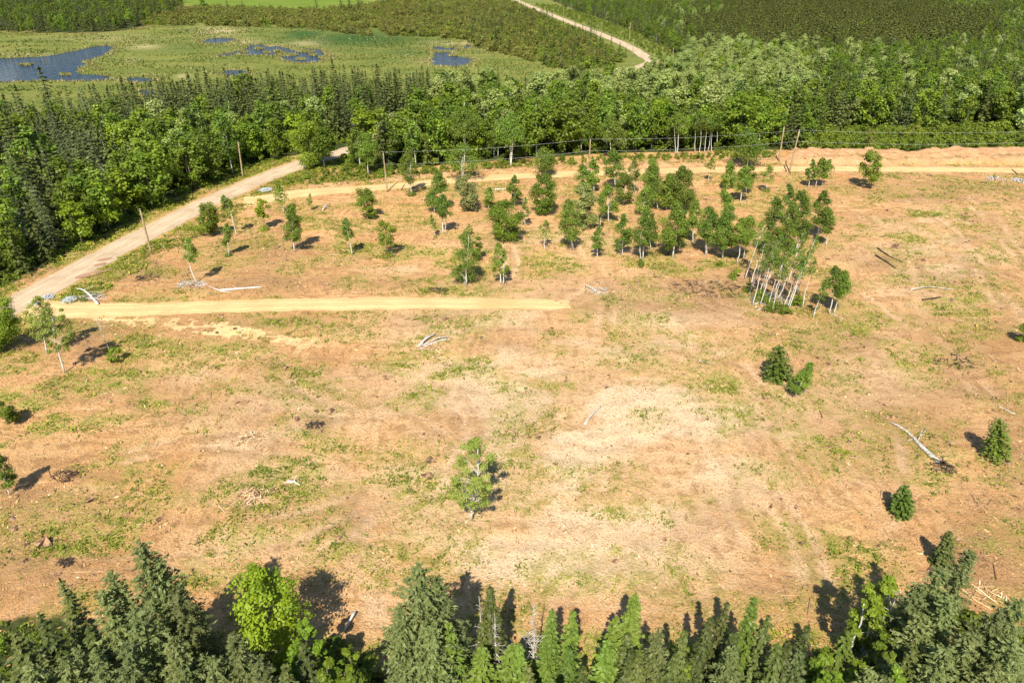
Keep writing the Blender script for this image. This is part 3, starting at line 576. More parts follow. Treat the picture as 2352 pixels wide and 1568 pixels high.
mb = MB(); mb.add(V, F, 0, np.clip(np.repeat(tone, K) + R.normal(size=len(PP)) * .15, 0, 1)); scatter_mesh('weed_cover', mb, [M['weed']])
print('weeds', nC)
# thin grass: soft yellow green blades spreading wherever the soil greens
Xw, Yw = uniform_world(620000, -125, 128, 26, 168); ax_, ay_, _ = px(Xw, Yw); gr = look(GREEN, Xw, Yw); cl = fbm(Xw / 3.2, Yw / 1.9, 231, 4)
pr = np.clip(gr * 1.25 + .04, 0, 1) * sm(.36, .62, cl + .12 * gr); dRd = dist_line(Xw, Yw, ROAD); pr = np.where((dRd > 4) & (dRd < 10), np.maximum(pr, .7), pr)
pr = np.where((np.minimum(dist_line(Xw, Yw, TRACK1), dist_line(Xw, Yw, TRACK2)) < 2.4) | (dRd < 3.6) | inpoly(ax_, ay_, SPUR) | inpoly(ax_, ay_, BERMR), 0, pr)
m = R.uniform(0, 1, len(Xw)) < pr * .62; Xg, Yg = Xw[m], Yw[m]; n = len(Xg); zg_ = ground_z(Xg, Yg); h = .20 * np.exp(R.normal(size=n) * .35)
V, F = diamonds(np.stack([Xg, Yg, zg_ + h * .3], 1), nrm(np.array([0, 0, .55]) + R.normal(size=(n, 3)) * .6), nrm(R.normal(size=(n, 3)) * .6 + np.array([0, 0, .6])), h * 1.5, h * R.uniform(.22, .5, n))
mb = MB(); mb.add(V, F, 0, np.clip(fbm(Xg / 6, Yg / 4, 241, 3) * 1.6 - .3 + R.normal(size=n) * .22, 0, 1)); scatter_mesh('thin_grass', mb, [leaf_mat('thin_grass_blades', (.13, .185, .018), (.25, .285, .040), (.52, .46, .15), .3)]); print('grass', n)
# flat chips of bark and wood
Xw, Yw = uniform_world(260000, -125, 128, 26, 165); ax_, ay_, _ = px(Xw, Yw); cl = fbm(Xw / 2.4, Yw / 1.6, 251, 4); dT = np.minimum(dist_line(Xw, Yw, TRACK1), dist_line(Xw, Yw, TRACK2)); dRd = dist_line(Xw, Yw, ROAD)
pr = sm(.40, .66, cl); pr = np.where((dT < 2.6) | (dRd < 5) | inpoly(ax_, ay_, WOOD) | inpoly(ax_, ay_, SCRUB) | inpoly(ax_, ay_, BERMR), 0, pr); m = R.uniform(0, 1, len(Xw)) < pr * .8; Xg, Yg = Xw[m], Yw[m]; n = len(Xg)
L = np.minimum(.12 * np.exp(R.normal(size=n) * .45), .3); D = R.normal(size=(n, 3)) * np.array([1, 1, .25]); V, F = diamonds(np.stack([Xg, Yg, ground_z(Xg, Yg) + .03 + L * .15], 1), D, nrm(np.array([0, 0, 1.]) + R.normal(size=(n, 3)) * .35), L * 1.8, L * R.uniform(.3, .9, n))
mb = MB(); mb.add(V, F, 0, np.clip(R.uniform(0, 1, n) * .8 + .5 * (fbm(Xg / 5, Yg / 5, 261, 3) - .5) + .1, 0, 1)); scatter_mesh('bark_chips', mb, [leaf_mat('bark_and_wood_chips', (.17, .085, .035), (.58, .31, .13), (.88, .64, .38), .0, .85, .05)]); print('chips', n)
# split sticks, roots and chips left by the clearing machines
Xw, Yw = uniform_world(120000, -120, 125, 26, 158)
dT = np.minimum(dist_line(Xw, Yw, TRACK1), dist_line(Xw, Yw, TRACK2)); dRd = dist_line(Xw, Yw, ROAD); ax_, ay_, _ = px(Xw, Yw)
br = look(BROWN, Xw, Yw); cl = fbm(Xw / 4, Yw / 4, 161, 4)
pr = np.clip(.15 + .8 * br, 0, 1) * sm(.38, .66, cl); pr = np.where((dT < 2.6) | (dRd < 5) | inpoly(ax_, ay_, WOOD) | inpoly(ax_, ay_, SCRUB), 0, pr)
m = R.uniform(0, 1, len(Xw)) < pr * .8; Xs, Ys = Xw[m], Yw[m]; n = len(Xs); zs = gz(Xs, Ys)
ang = R.normal(size=n) * .8 + np.where(Xs > 35, .75, np.where(Xs < -30, -.6, .15)); L = np.minimum(.18 * np.exp(R.normal(size=n) * .75 + .45), 2.8); r = .010 + .018 * L * R.uniform(.5, 1.2, n)
D = np.stack([np.cos(ang), np.sin(ang), R.normal(size=n) * .10], 1); S = nrm(np.cross(D, np.array([0, 0, 1.]))); U = np.cross(S, D)
c0 = np.stack([Xs, Ys, zs + r + .02 + np.abs(D[:, 2]) * L * .5], 1); Vs = []
for e in (-.5, .5):
    for q in ((1, 0), (0, 1), (-1, 0), (0, -1)):
        tp = 1.0 if e < 0 else .55
        Vs.append(c0 + D * (e * L)[:, None] + (S * q[0] + U * q[1]) * (r * tp)[:, None])
V = np.stack(Vs, 1).reshape(-1, 3); b = np.arange(n)[:, None] * 8
F = np.concatenate([b + np.array([[j, (j + 1) % 4, 4 + (j + 1) % 4, 4 + j]]) for j in range(4)] + [b + np.array([[3, 2, 1, 0]]), b + np.array([[4, 5, 6, 7]])], 0)
tn = np.clip(R.uniform(0, 1, n) ** 1.3, 0, 1); mb = MB(); mb.add(V, F, 0, np.tile(tn, 6)); scatter_mesh('wood_debris', mb, [M['straw']]); print('sticks', n)
# dark clods of mulch and upturned root mats
Xw, Yw = uniform_world(60000, -120, 125, 26, 158); dT = np.minimum(dist_line(Xw, Yw, TRACK1), dist_line(Xw, Yw, TRACK2)); dRd = dist_line(Xw, Yw, ROAD); ax_, ay_, _ = px(Xw, Yw)
br = look(BROWN, Xw, Yw); cl = fbm(Xw / 3, Yw / 3, 181, 4); pr = np.clip(br - .15, 0.05, 1) * sm(.42, .62, cl); pr = np.where((dT < 2.6) | (dRd < 5) | inpoly(ax_, ay_, WOOD) | inpoly(ax_, ay_, SCRUB), 0, pr)
m = R.uniform(0, 1, len(Xw)) < pr * .8; Xs, Ys = Xw[m], Yw[m]; n = len(Xs); zs = gz(Xs, Ys); s = .07 * np.exp(R.normal(size=n) * .5 + .3); oct_ = np.array([(1, 0, 0), (0, 1, 0), (-1, 0, 0), (0, -1, 0)])
Vs = [np.stack([Xs, Ys, zs], 1) + (np.array(o_) + R.normal(size=(n, 3)) * .35) * s[:, None] * np.array([1.2, 1.2, .7]) + np.array([0, 0, 1]) * (s * h_)[:, None] for h_, os in ((0, oct_ * 1.3), (.8, oct_ * .6)) for o_ in os]
V = np.stack(Vs, 1).reshape(-1, 3); b = np.arange(n)[:, None] * 8
F = np.concatenate([b + np.array([[j, (j + 1) % 4, 4 + (j + 1) % 4, 4 + j]]) for j in range(4)] + [b + np.array([[4, 5, 6, 7]])], 0)
mb = MB(); mb.add(V, F, 0, .5); scatter_mesh('soil_clods', mb, [bark_mat('torn_peaty_soil', (.10, .06, .036), (.36, .22, .13), (2, 2, 2))]); print('clods', n)
# reeds round the ponds
mb = MB()
for k, pd in enumerate(PONDS):
    p = smooth_line(W2(pd) + [W2(pd)[0]], .55); c = p.mean(0); n = len(p) * 5
    q = np.repeat(p, 5, 0); d = nrm(q - c); q = q + d * R.uniform(-.3, 4.2, n)[:, None] + R.normal(size=(n, 2)) * .9
    keep_ = ~inpoly(px(q[:, 0], q[:, 1])[0], px(q[:, 0], q[:, 1])[1], pd); q = q[keep_]; n = len(q)
    h = R.uniform(.5, 1.25, n); P = np.stack([q[:, 0], q[:, 1], h * .45], 1); D = nrm(np.array([0, 0, 1.]) + R.normal(size=(n, 3)) * .25)
    V, F = diamonds(P, D, nrm(R.normal(size=(n, 3)) * np.array([1, 1, .2])), h, R.uniform(.25, .6, n)); mb.add(V, F, 0, R.uniform(0, 1, n))
for ix, iy, iw, ih in [(655, 127, 26, 3.5), (700, 119, 20, 3), (640, 119, 12, 2), (745, 134, 14, 3), (690, 137, 12, 2), (595, 113, 12, 2), (560, 120, 10, 2), (1040, 128, 10, 2), (1055, 112, 10, 2), (60, 150, 16, 2), (225, 160, 14, 3), (150, 172, 14, 2), (720, 128, 9, 2), (612, 122, 9, 1.5)]:
    n = 420; th = R.uniform(0, 6.28, n); rr_ = np.sqrt(R.uniform(0, 1, n)) * (.6 + .8 * fbm(np.cos(th) * 2 + ix, np.sin(th) * 2, 5, 3)); qx_, qy_ = at(ix + np.cos(th) * rr_ * iw, iy + np.sin(th) * rr_ * ih)
    h = R.uniform(.4, 1.1, n); V, F = diamonds(np.stack([qx_, qy_, h * .4 + .03], 1), nrm(np.array([0, 0, 1.]) + R.normal(size=(n, 3)) * .35), nrm(R.normal(size=(n, 3)) * np.array([1, 1, .3])), h, R.uniform(.4, .9, n)); mb.add(V, F, 0, R.uniform(0, .7, n))
scatter_mesh('pond_reeds', mb, [M['reed']])
Xm = R.uniform(-330, 110, 90000); Ym = R.uniform(235, 520, 90000); a_, b_, d_ = px(Xm, Ym)
mk = (a_ > -60) & (a_ < 1500) & ~inpoly(a_, b_, WOOD) & ~inpoly(a_, b_, THICKET) & ~inpoly(a_, b_, FARWOOD) & ~inpoly(a_, b_, FIELD) & (dist_line(Xm, Ym, ROAD) > 8)
for pd in PONDS: mk &= ~inpoly(a_, b_, pd)
mk &= R.uniform(0, 1, len(Xm)) < sm(.35, .62, fbm(Xm / 16, Ym / 9, 201, 4)) * .6
Xm, Ym = Xm[mk], Ym[mk]; n = len(Xm); h = R.uniform(.35, .95, n); tone = np.clip(fbm(Xm / 22, Ym / 10, 211, 3) * 1.9 - .5 + R.normal(size=n) * .15, 0, 1)
V, F = diamonds(np.stack([Xm, Ym, h * .42], 1), nrm(np.array([0, 0, 1.]) + R.normal(size=(n, 3)) * .45), nrm(R.normal(size=(n, 3)) * np.array([1, 1, .5])), h * 1.1, R.uniform(.5, 1.1, n))
mb = MB(); mb.add(V, F, 0, tone); scatter_mesh('marsh_grass', mb, [leaf_mat('marsh_grass_blades', (.105, .145, .022), (.170, .195, .036), (.27, .25, .085), .3)])

# ------------------------------------------------------------------ prototypes for the woods, as single meshes
PROTO = {}
def proto(key, fn, n, tm, cm, seed):
    out = []
    for i in range(n):
        rng = np.random.default_rng(seed * 100 + i); T, C = fn(rng)
        mb = MB()
        for v, f, t, s in zip(T.V, T.F, T.t, T.sm): pass
        nT = T.n
        mb.V = T.V + [c for c in C.V]; mb.F = T.F + [f + nT for f in C.F]; mb.m = T.m + [x + 1 for x in C.m]; mb.t = T.t + C.t; mb.sm = T.sm + C.sm
        out.append(mb.mesh(key, [M[tm], M[cm]]))
    PROTO[key] = out
PROTO_DEF = dict(
    spruce=(lambda r: conifer(r, 11, r.uniform(3.4, 4.4), .05, 15, 6, 3, .95, .42, .28, .85, ragged=.35), 5, 'sbark', 'spruce'),
    larch=(lambda r: conifer(r, 11, r.uniform(4.2, 5.2), .06, 15, 7, 4, .80, .26, .10, .72, ragged=.45, up=.10, dn=.3, nn=.5), 4, 'bark', 'larch'),
    maple=(lambda r: lobed(r, 10, r.uniform(6.0, 7.5),   .20, 24, None, 4.2, .52, 'maple', .2, tr=.022), 5, 'bark', 'maple'),
    lime=(lambda r: lobed(r, 9.5, r.uniform(5.5, 7.0), .20, 22, None, 4.2, .52, 'maple', .2, tr=.022), 3, 'bark', 'lime'),
    poplar=(lambda r: lobed(r, 11, r.uniform(6.0, 7.6), .16, 26, None, 4.2, .46, 'maple', .19, lean=(.9, 0), tr=.018), 5, 'bark', 'poplar'),
    birch=(lambda r: lobed(r, 11, r.uniform(4.2, 5.4), .32, 20, None, 3.6, .42, 'birch', .22, lean=(.4, 0), tr=.02, droop=.3), 4, 'wbark', 'birch'),
    dead=(lambda r: snag(r, 10, 34, 2.2, tr=.02, start=.2), 2, 'dead', 'dead'),
    shrub=(lambda r: lobed(r, 2.2, 3.0, .05, 9, None, 4, .36, 'bush', .26, limbs=False, sides=4), 4, 'bark', 'shrub'),
    alder=(lambda r: lobed(r, 3.0, 3.8, .05, 10, None, 3.2, .42, 'column', .24, limbs=False, sides=4), 4, 'bark', 'alder'),
    young=(lambda r: conifer(r, 5, r.uniform(2.2, 2.8), .03, 9, 5, 2, .8, .45, .2, .8, ragged=.3), 4, 'sbark', 'young'))
for i, (k, (fn, n, tm, cm)) in enumerate(PROTO_DEF.items()): proto(k, fn, n, tm, cm, i + 3)

# ------------------------------------------------------------------ the woods: positions
def grid_pts(x0, x1, y0, y1, step, seed):
    r = np.random.default_rng(seed); a, b = np.meshgrid(np.arange(x0, x1, step), np.arange(y0, y1, step)); a = a.ravel(); b = b.ravel()
    a = a + r.uniform(-.46, .46, len(a)) * step; b = b + r.uniform(-.46, .46, len(b)) * step; return a, b, r.uniform(0, 1, len(a)), r
LISTS = {k: [] for k in PROTO_DEF}           # kind -> (X, Y, scale xy, scale z, region)
def put(kind, Xa, Ya, h, wf, region, rng):
    for x, y, hh, w_ in zip(Xa, Ya, h, wf): LISTS[kind].append((x, y, w_, hh, region))
def choose(a, b, u, table):
    out = np.empty(len(a), object); acc = 0
    for k, p in table: m_ = (u >= acc) & (u < acc + p); out[m_] = k; acc += p
    out[u >= acc] = table[-1][0]; return out
def sow(mask_fn, bounds, step, seed, tables, hts, minroad=6.8):
    a, b, u, r = grid_pts(*bounds, step, seed); sx_, sy_, dd = px(a, b); m_ = (dd > 20) & (sx_ > -170) & (sx_ < 2520) & mask_fn(sx_, sy_, a, b)
    m_ &= dist_line(a, b, ROAD) > minroad; a, b, u, sx_, sy_ = a[m_], b[m_], u[m_], sx_[m_], sy_[m_]
    left = np.ones(len(a), bool)
    for cond, table, region in tables:
        c = left & cond(sx_, sy_, a, b); left &= ~c
        if not c.any(): continue
        ks = choose(a[c], b[c], u[c], table)
        for k in set(ks):
            mm = ks == k; n = mm.sum(); h0 = hts.get(k, 1.0); h = h0 * (1 - .30 * sm(185, 270, b[c][mm]) * (k not in ('alder', 'shrub', 'young'))) * np.clip(r.normal(1, .30 if k in ('alder', 'shrub') else .19, n), .45, 1.6)
            put(k, a[c][mm], b[c][mm], h, h * r.uniform(.85, 1.2, n), region, r)
NZ = lambda a, b, s, seed: fbm(a / s, b / s, seed, 3)
sow(lambda x, y, a, b: inpoly(x, y, WOOD) & (b < 345) & ~((x > 1560) & (y < 118)), (-320, 330, 85, 345), 3.7, 11, [
    (lambda x, y, a, b: (x < 720) & (dist_line(a, b, ROAD) < 9 + 16 * NZ(a, b, 9, 5)) & (x > 170), [('maple', .58), ('lime', .2), ('birch', .1), ('spruce', .12)], 'road'),
    (lambda x, y, a, b: (x < 330) & (y > 300), [('larch', .44), ('spruce', .34), ('maple', .11), ('lime', .04), ('dead', .04), ('birch', .02)], 'left'),
    (lambda x, y, a, b: (x < 1000) & (y < 345 - .03 * x), [('spruce', .74), ('larch', .17), ('dead', .04), ('maple', .05)], 'marsh'),
    (lambda x, y, a, b: (y < 222) & (x < 1420), [('spruce', .62), ('maple', .18), ('poplar', .16), ('dead', .04)], 'marsh'),
    (lambda x, y, a, b: (y < 288 + 40 * (NZ(a, b, 20, 8) - .5)) & (x < 1850), [('poplar', .60), ('maple', .20), ('spruce', .15), ('lime', .05)], 'poplar'),
    (lambda x, y, a, b: (x < 1800), [('maple', .46), ('birch', .24), ('poplar', .10), ('lime', .08), ('spruce', .10), ('dead', .02)], 'track'),
    (lambda x, y, a, b: x > 0, [('maple', .30), ('birch', .20), ('spruce', .32), ('poplar', .06), ('larch', .08), ('dead', .04)], 'right')],
    dict(spruce=.98, larch=.95, maple=.98, lime=.92, poplar=1.0, birch=.95, dead=.85))
sow(lambda x, y, a, b: inpoly(x, y, WOOD) & (b >= 345) & ~((x > 1560) & (y < 118)) & (x > 1200), (10, 500, 345, 760), 5.2, 12, [
    (lambda x, y, a, b: x > 0, [('maple', .26), ('spruce', .42), ('birch', .18), ('larch', .08), ('dead', .06)], 'hill')], dict(spruce=.9, maple=.8, birch=.8, poplar=.8, dead=.8))
PLANT = [(1620, 118), (1600, 60), (1680, 18), (1900, 8), (2120, 20), (2260, 60), (2150, 120), (1980, 112), (1850, 118), (1700, 118)]
sow(lambda x, y, a, b: inpoly(x, y, WOOD) & (x > 1560) & (y < 118) & inpoly(x + 260 * (NZ(a, b, 35, 3) - .5), y + 40 * (NZ(a, b, 50, 4) - .5), PLANT), (60, 640, 355, 760), 3.6, 13, [(lambda x, y, a, b: x > 0, [('young', .90), ('maple', .04), ('spruce', .06)], 'plantation')], dict(young=1.35, maple=.7, spruce=.75))
sow(lambda x, y, a, b: inpoly(x, y, WOOD) & (x > 1500) & (y < 118) & ~inpoly(x + 260 * (NZ(a, b, 35, 3) - .5), y + 40 * (NZ(a, b, 50, 4) - .5), PLANT), (60, 640, 355, 900), 5.6, 14, [
    (lambda x, y, a, b: x > 0, [('maple', .26), ('spruce', .50), ('birch', .14), ('poplar', .10)], 'hill')], dict(spruce=.95, maple=.8, birch=.8, poplar=.8))
sow(lambda x, y, a, b: inpoly(x, y, FARWOOD), (-620, -150, 380, 900), 6.5, 15, [(lambda x, y, a, b: x > 0, [('spruce', .62), ('maple', .26), ('larch', .12)], 'far')], dict(spruce=1.25, maple=1.1, larch=1.2))
sow(lambda x, y, a, b: inpoly(x, y, THICKET) & (NZ(a, b, 11, 61) < .60), (-260, 110, 285, 760), 3.1, 16, [(lambda x, y, a, b: (x > 1230) & (NZ(a, b, 12, 4) > .5), [('shrub', .8), ('alder', .2)], 'thicket'), (lambda x, y, a, b: x > -99, [('alder', .80), ('shrub', .20)], 'thicket')], dict(alder=1.0, shrub=1.2), 12)
sow(lambda x, y, a, b: inpoly(x, y, THICKET) & (x > 1080) & (NZ(a, b, 22, 6) > .40), (-60, 110, 285, 640), 7.5, 17, [(lambda x, y, a, b: x > 0, [('spruce', .85), ('larch', .15)], 'thicket')], dict(spruce=.85, larch=.8), 9)
sow(lambda x, y, a, b: inpoly(x, y, SCRUB), (60, 260, 160, 225), 2.0, 18, [(lambda x, y, a, b: x > 0, [('shrub', .93), ('alder', .07)], 'scrub')], dict(shrub=.85, alder=.7))
sow(lambda x, y, a, b: inpoly(x, y, NEARW), (-80, 80, 12, 45), 1.7, 22, [(lambda x, y, a, b: x > -999, [('shrub', 1.0)], 'wood')], dict(shrub=.55), 7)
sow(lambda x, y, a, b: (dist_line(a, b, ROAD) > 5.6) & (dist_line(a, b, ROAD) < 26) & (b > 320) & (x > 1100) & ~inpoly(x, y, THICKET), (-30, 130, 320, 680), 3.4, 23, [(lambda x, y, a, b: x > -999, [('shrub', 1.0)], 'verge')], dict(shrub=.55), 5.6)
VERGE = lambda x, y, a, b: (dist_line(a, b, ROAD) > 5.4) & (dist_line(a, b, ROAD) < 13) & (b < 345) & inpoly(x, y + 14, WOOD)
sow(VERGE, (-140, 110, 60, 345), 1.9, 19, [(lambda x, y, a, b: x > -999, [('shrub', 1.0)], 'verge')], dict(shrub=.5), 5.2)
sow(lambda x, y, a, b: inpoly(x, y, WOOD) & (y > 300) & (b < 235), (-200, 140, 85, 235), 3.1, 20, [(lambda x, y, a, b: x > -999, [('shrub', 1.0)], 'wood')], dict(shrub=.75), 7)
sow(lambda x, y, a, b: inpoly(x, y, [(650, 424), (700, 404), (780, 388), (1000, 384), (1400, 360), (1780, 348), (1780, 362), (1400, 374), (1000, 402), (860, 414), (700, 430)]), (-70, 110, 130, 190), 1.7, 21, [(lambda x, y, a, b: x > -999, [('shrub', 1.0)], 'bank')], dict(shrub=.42), 6)
for x, y, kind, h in [(728, 26, 'spruce', 1.2), (785, 30, 'spruce', 1.4), (805, 32, 'spruce', 1.5), (825, 30, 'spruce', 1.3), (990, 40, 'spruce', 1.2), (1010, 42, 'larch', 1.1), (1050, 40, 'spruce', 1.2), (1130, 48, 'spruce', .9), (525, 30, 'spruce', 1.0), (470, 24, 'maple', 1.0), (560, 30, 'spruce', 1.0), (600, 34, 'spruce', .7), (310, 44, 'spruce', 1.), (350, 52, 'spruce', .8)]:
    a, b = at(x, y); LISTS[kind].append((float(a), float(b), h, h, 'thicket'))
WHERE = dict(road='along the far edge of the gravel road', left='in the mixed wood west of the gravel road', marsh='in the dark wood beside the marsh', poplar='in the pale grove behind the cable line', track='at the back of the upper dirt track',
             right='on the wooded slope behind the scrub', hill='high on the distant wooded hillside', far='in the distant wood beyond the marsh', thicket='standing in the olive thicket', plantation='in the young plantation', scrub='in the scrub behind the soil bank', verge='on the road verge', wood='under the trees', bank='on the bank of the upper track')
KIND = dict(spruce=('spruce_tree', 'narrow dark green spruce', 'spruce'), larch=('larch_tree', 'feathery grey green larch', 'larch'), maple=('maple_tree', 'round green maple', 'maple'), lime=('maple_tree', 'bright yellow green maple', 'maple'),
            poplar=('poplar_tree', 'pale silvery poplar', 'poplar'), birch=('birch_tree', 'white stemmed birch', 'birch'), dead=('dead_tree', 'bare grey dead tree', 'dead tree'), shrub=('shrub', 'low leafy green shrub', 'shrub'), alder=('alder_bush', 'low olive alder bush', 'shrub'), young=('young_spruce', 'small brownish green young spruce', 'spruce'))
CAP = dict(spruce=245, larch=255, maple=235, lime=55, poplar=290, birch=215, dead=60, shrub=270, alder=290, young=290)
STUFF = dict(spruce='spruce_wood', larch='larch_wood', maple='maple_wood', lime='bright_maple_wood', poplar='poplar_wood', birch='birch_wood', dead='dead_wood', shrub='undergrowth', alder='alder_thicket', young='spruce_plantation')
def instancer(name, recs, meshes, rng, key):
    pc = bpy.data.collections.new(name + '_kinds')
    for i, me in enumerate(meshes): pc.objects.link(bpy.data.objects.new(f'{key}_{i:02d}', me))
    n = len(recs); a = np.array([(r[0], r[1], r[2], r[3]) for r in recs]); z = gz(a[:, 0], a[:, 1])
    me = bpy.data.meshes.new(name); me.vertices.add(n); me.vertices.foreach_set('co', np.stack([a[:, 0], a[:, 1], z], 1).astype(np.float32).ravel())
    at1 = me.attributes.new('turn', 'FLOAT_VECTOR', 'POINT'); rot = np.zeros((n, 3)); rot[:, 2] = rng.uniform(0, 6.28, n) if key != 'poplar' else rng.normal(size=n) * .5; at1.data.foreach_set('vector', rot.astype(np.float32).ravel())
    at2 = me.attributes.new('grow', 'FLOAT_VECTOR', 'POINT'); at2.data.foreach_set('vector', np.stack([a[:, 2], a[:, 2], a[:, 3]], 1).astype(np.float32).ravel())
    at3 = me.attributes.new('pick', 'INT', 'POINT'); at3.data.foreach_set('value', rng.integers(0, len(meshes), n).astype(np.int32))
    ng = bpy.data.node_groups.new(name, 'GeometryNodeTree'); ng.interface.new_socket('Geometry', in_out='INPUT', socket_type='NodeSocketGeometry'); ng.interface.new_socket('Geometry', in_out='OUTPUT', socket_type='NodeSocketGeometry')
    N = ng.nodes; gi = N.new('NodeGroupInput'); go = N.new('NodeGroupOutput'); ip = N.new('GeometryNodeInstanceOnPoints'); ci = N.new('GeometryNodeCollectionInfo')
    ci.inputs['Collection'].default_value = pc; ci.inputs['Separate Children'].default_value = True; ci.inputs['Reset Children'].default_value = True
    ng.links.new(gi.outputs[0], ip.inputs['Points']); ng.links.new(ci.outputs[0], ip.inputs['Instance']); ip.inputs['Pick Instance'].default_value = True
    for an, ty, sock in (('pick', 'INT', 'Instance Index'), ('turn', 'FLOAT_VECTOR', 'Rotation'), ('grow', 'FLOAT_VECTOR', 'Scale')):
        na = N.new('GeometryNodeInputNamedAttribute'); na.data_type = ty; na.inputs[0].default_value = an; ng.links.new(na.outputs[0], ip.inputs[sock])
    ng.links.new(ip.outputs[0], go.inputs[0])
    o = obj(name, me); md = o.modifiers.new('scatter', 'NODES'); md.node_group = ng
    return tag(o, kind='stuff')
def plant_woods():
    rng = np.random.default_rng(99)
    for kind, recs in LISTS.items():
        if not recs: continue
        def score(r):
            x, y, d = px(np.array([r[0]]), np.array([r[1]]), np.array([4.0])); inside = -20 < x[0] < 2372 and -30 < y[0] < 1600
            return d[0] / r[3] if inside and r[4] not in ('verge', 'wood', 'bank') else 1e6 + d[0]
        recs = sorted(recs, key=score); n = CAP[kind]
        if kind == 'shrub': n = min(n, sum(1 for r in recs if r[4] in ('scrub', 'thicket')))
        name, text, cat = KIND[kind]
        for r in recs[:n]:
            me = PROTO[kind][rng.integers(0, len(PROTO[kind]))]
            o = obj(name, me, None, (r[0], r[1], gz1(r[0], r[1]) - .05)); o.rotation_euler = (0, 0, rng.uniform(0, 6.28) if kind != 'poplar' else rng.normal() * .5); o.scale = (r[2], r[2], r[3])
            lab = text + ' ' + WHERE[r[4]]; tag(o, lab, cat, 'each ' + lab)
        print(kind, len(recs), 'objects', n)
        if recs[n:]: instancer(STUFF[kind], recs[n:], PROTO[kind], rng, kind)
plant_woods()

# ------------------------------------------------------------------ single trees of the clearing: base pixel, top pixel, crown width in pixels
def spot(bx, by, tx, ty):
    X0, Y0 = (float(v) for v in at(bx, by)); z0 = gz1(X0, Y0)
    X0, Y0 = (float(v) for v in at(bx, by, z0)); _, _, d = px(np.array([X0]), np.array([Y0]), z0)
    v = (784 - ty) / FPX; u = (tx - 1176) / FPX            # the ray through the tip, met above the base
    t = Y0 / (cP + v * sP); h = CAM_H - t * (sP - v * cP) - z0
    return X0, Y0, z0, max(h, .5), u * t - X0, float(d[0]) / FPX
CAT = dict(birch='birch', maple='maple', lime='maple', poplar='poplar', willow='willow', bush='bush', fir='fir', larch='larch', spruce='spruce', dead='dead tree', sapling='sapling', shrub='shrub')
NAME = dict(birch='birch_tree', maple='maple_tree', lime='maple_tree', poplar='poplar_tree', willow='willow_tree', bush='broadleaf_bush', fir='fir_tree', larch='larch_tree', spruce='spruce_tree', dead='dead_tree', sapling='birch_sapling', shrub='shrub')
SEED = [500]
def single(kind, bx, by, tx, ty, wpx, label, cb=None, group=None, det=1.0, **kw):
    SEED[0] += 1; r = np.random.default_rng(SEED[0]); X0, Y0, z0, H, lx, m = spot(bx, by, tx, ty); Wd = wpx * m
    ls = float(np.clip(3.1 * m, .15, .34)); lean = (lx, r.normal() * .2)
    vol = max(Wd * Wd * H, 4.); tm, cm = 'bark', kind; cov = 6.0 * det * kw.pop('sparse', 1.0); airy = kw.pop('airy', 0)
    if kind in ('birch', 'sapling'):
        nl = int(np.clip(14 + H * 1.6, 12, 34)); T, C = lobed(r, H, Wd * 1.16, (.28 if cb is None else cb) + .05, nl, None, cov * (.45 if kind == 'sapling' else 1), ls * .92, 'birch', .23, lean=lean, tr=kw.pop('tr', .021), droop=.3, **kw); tm, cm = 'wbark', 'birch'
    elif kind in ('maple', 'lime', 'poplar', 'willow'):
        nl = int(np.clip(20 + vol / 8, 22, 60)); T, C = lobed(r, H, Wd * 1.05, (.22 if cb is None else cb) * .9, nl + 20 * airy, None, cov, ls * (.9 if airy else 1), kw.pop('prof', 'maple'), .10 if airy else .17, lean=lean, tr=kw.pop('tr', .024), **kw)
        if kind == 'poplar' or airy: tm = 'wbark'
        if airy: cm = 'airy'
    elif kind in ('bush', 'shrub'):
        nl = int(np.clip(12 + vol / 6, 12, 30)); T, C = lobed(r, H, Wd * 1.05, .05 if cb is None else cb, nl, None, cov * 1.15, ls, kw.pop('prof', 'column' if H > Wd else 'bush'), .2, lean=lean, tr=.03, **kw); cm = kw.get('cm', 'maple' if kind == 'bush' else 'shrub')
    elif kind in ('fir', 'spruce', 'larch'):
        rag = dict(fir=.14, spruce=.3, larch=.55)[kind]
        T, C = conifer(r, H, Wd, .02 if cb is None else cb, int(np.clip(H * 4.5, 14, 40)), 14, int(np.clip(Wd * 2.0, 4, 8)), max(.34, 4.6 * m), max(.16, 2.0 * m), dict(fir=.14, spruce=.26, larch=.1)[kind], dict(fir=.45, spruce=.62, larch=.55)[kind], lean=lean, ragged=rag, up=dict(fir=.10, spruce=0, larch=.12)[kind]); tm = 'sbark'
    elif kind == 'dead':
        T, C = snag(r, H, kw.get('nbr', 20), Wd * .7, lean, kw.get('tr', .02), kw.get('start', .35), kw.get('upward', .5)); _ = [T.add(v, f, 0, .5, True) for v, f in zip(C.V, [f - f.min() for f in C.F])] if kw.get('nbr', 20) < 10 else 0; C = None if kw.get('nbr', 20) < 10 else C; tm, cm = kw.get('tm', 'dead'), kw.get('tm', 'dead')
    return tree_thing(NAME[kind], (X0, Y0, z0 - .03), label, CAT[kind], T, C, M[tm], M[cm], group, 'branches' if kind == 'dead' else 'crown')

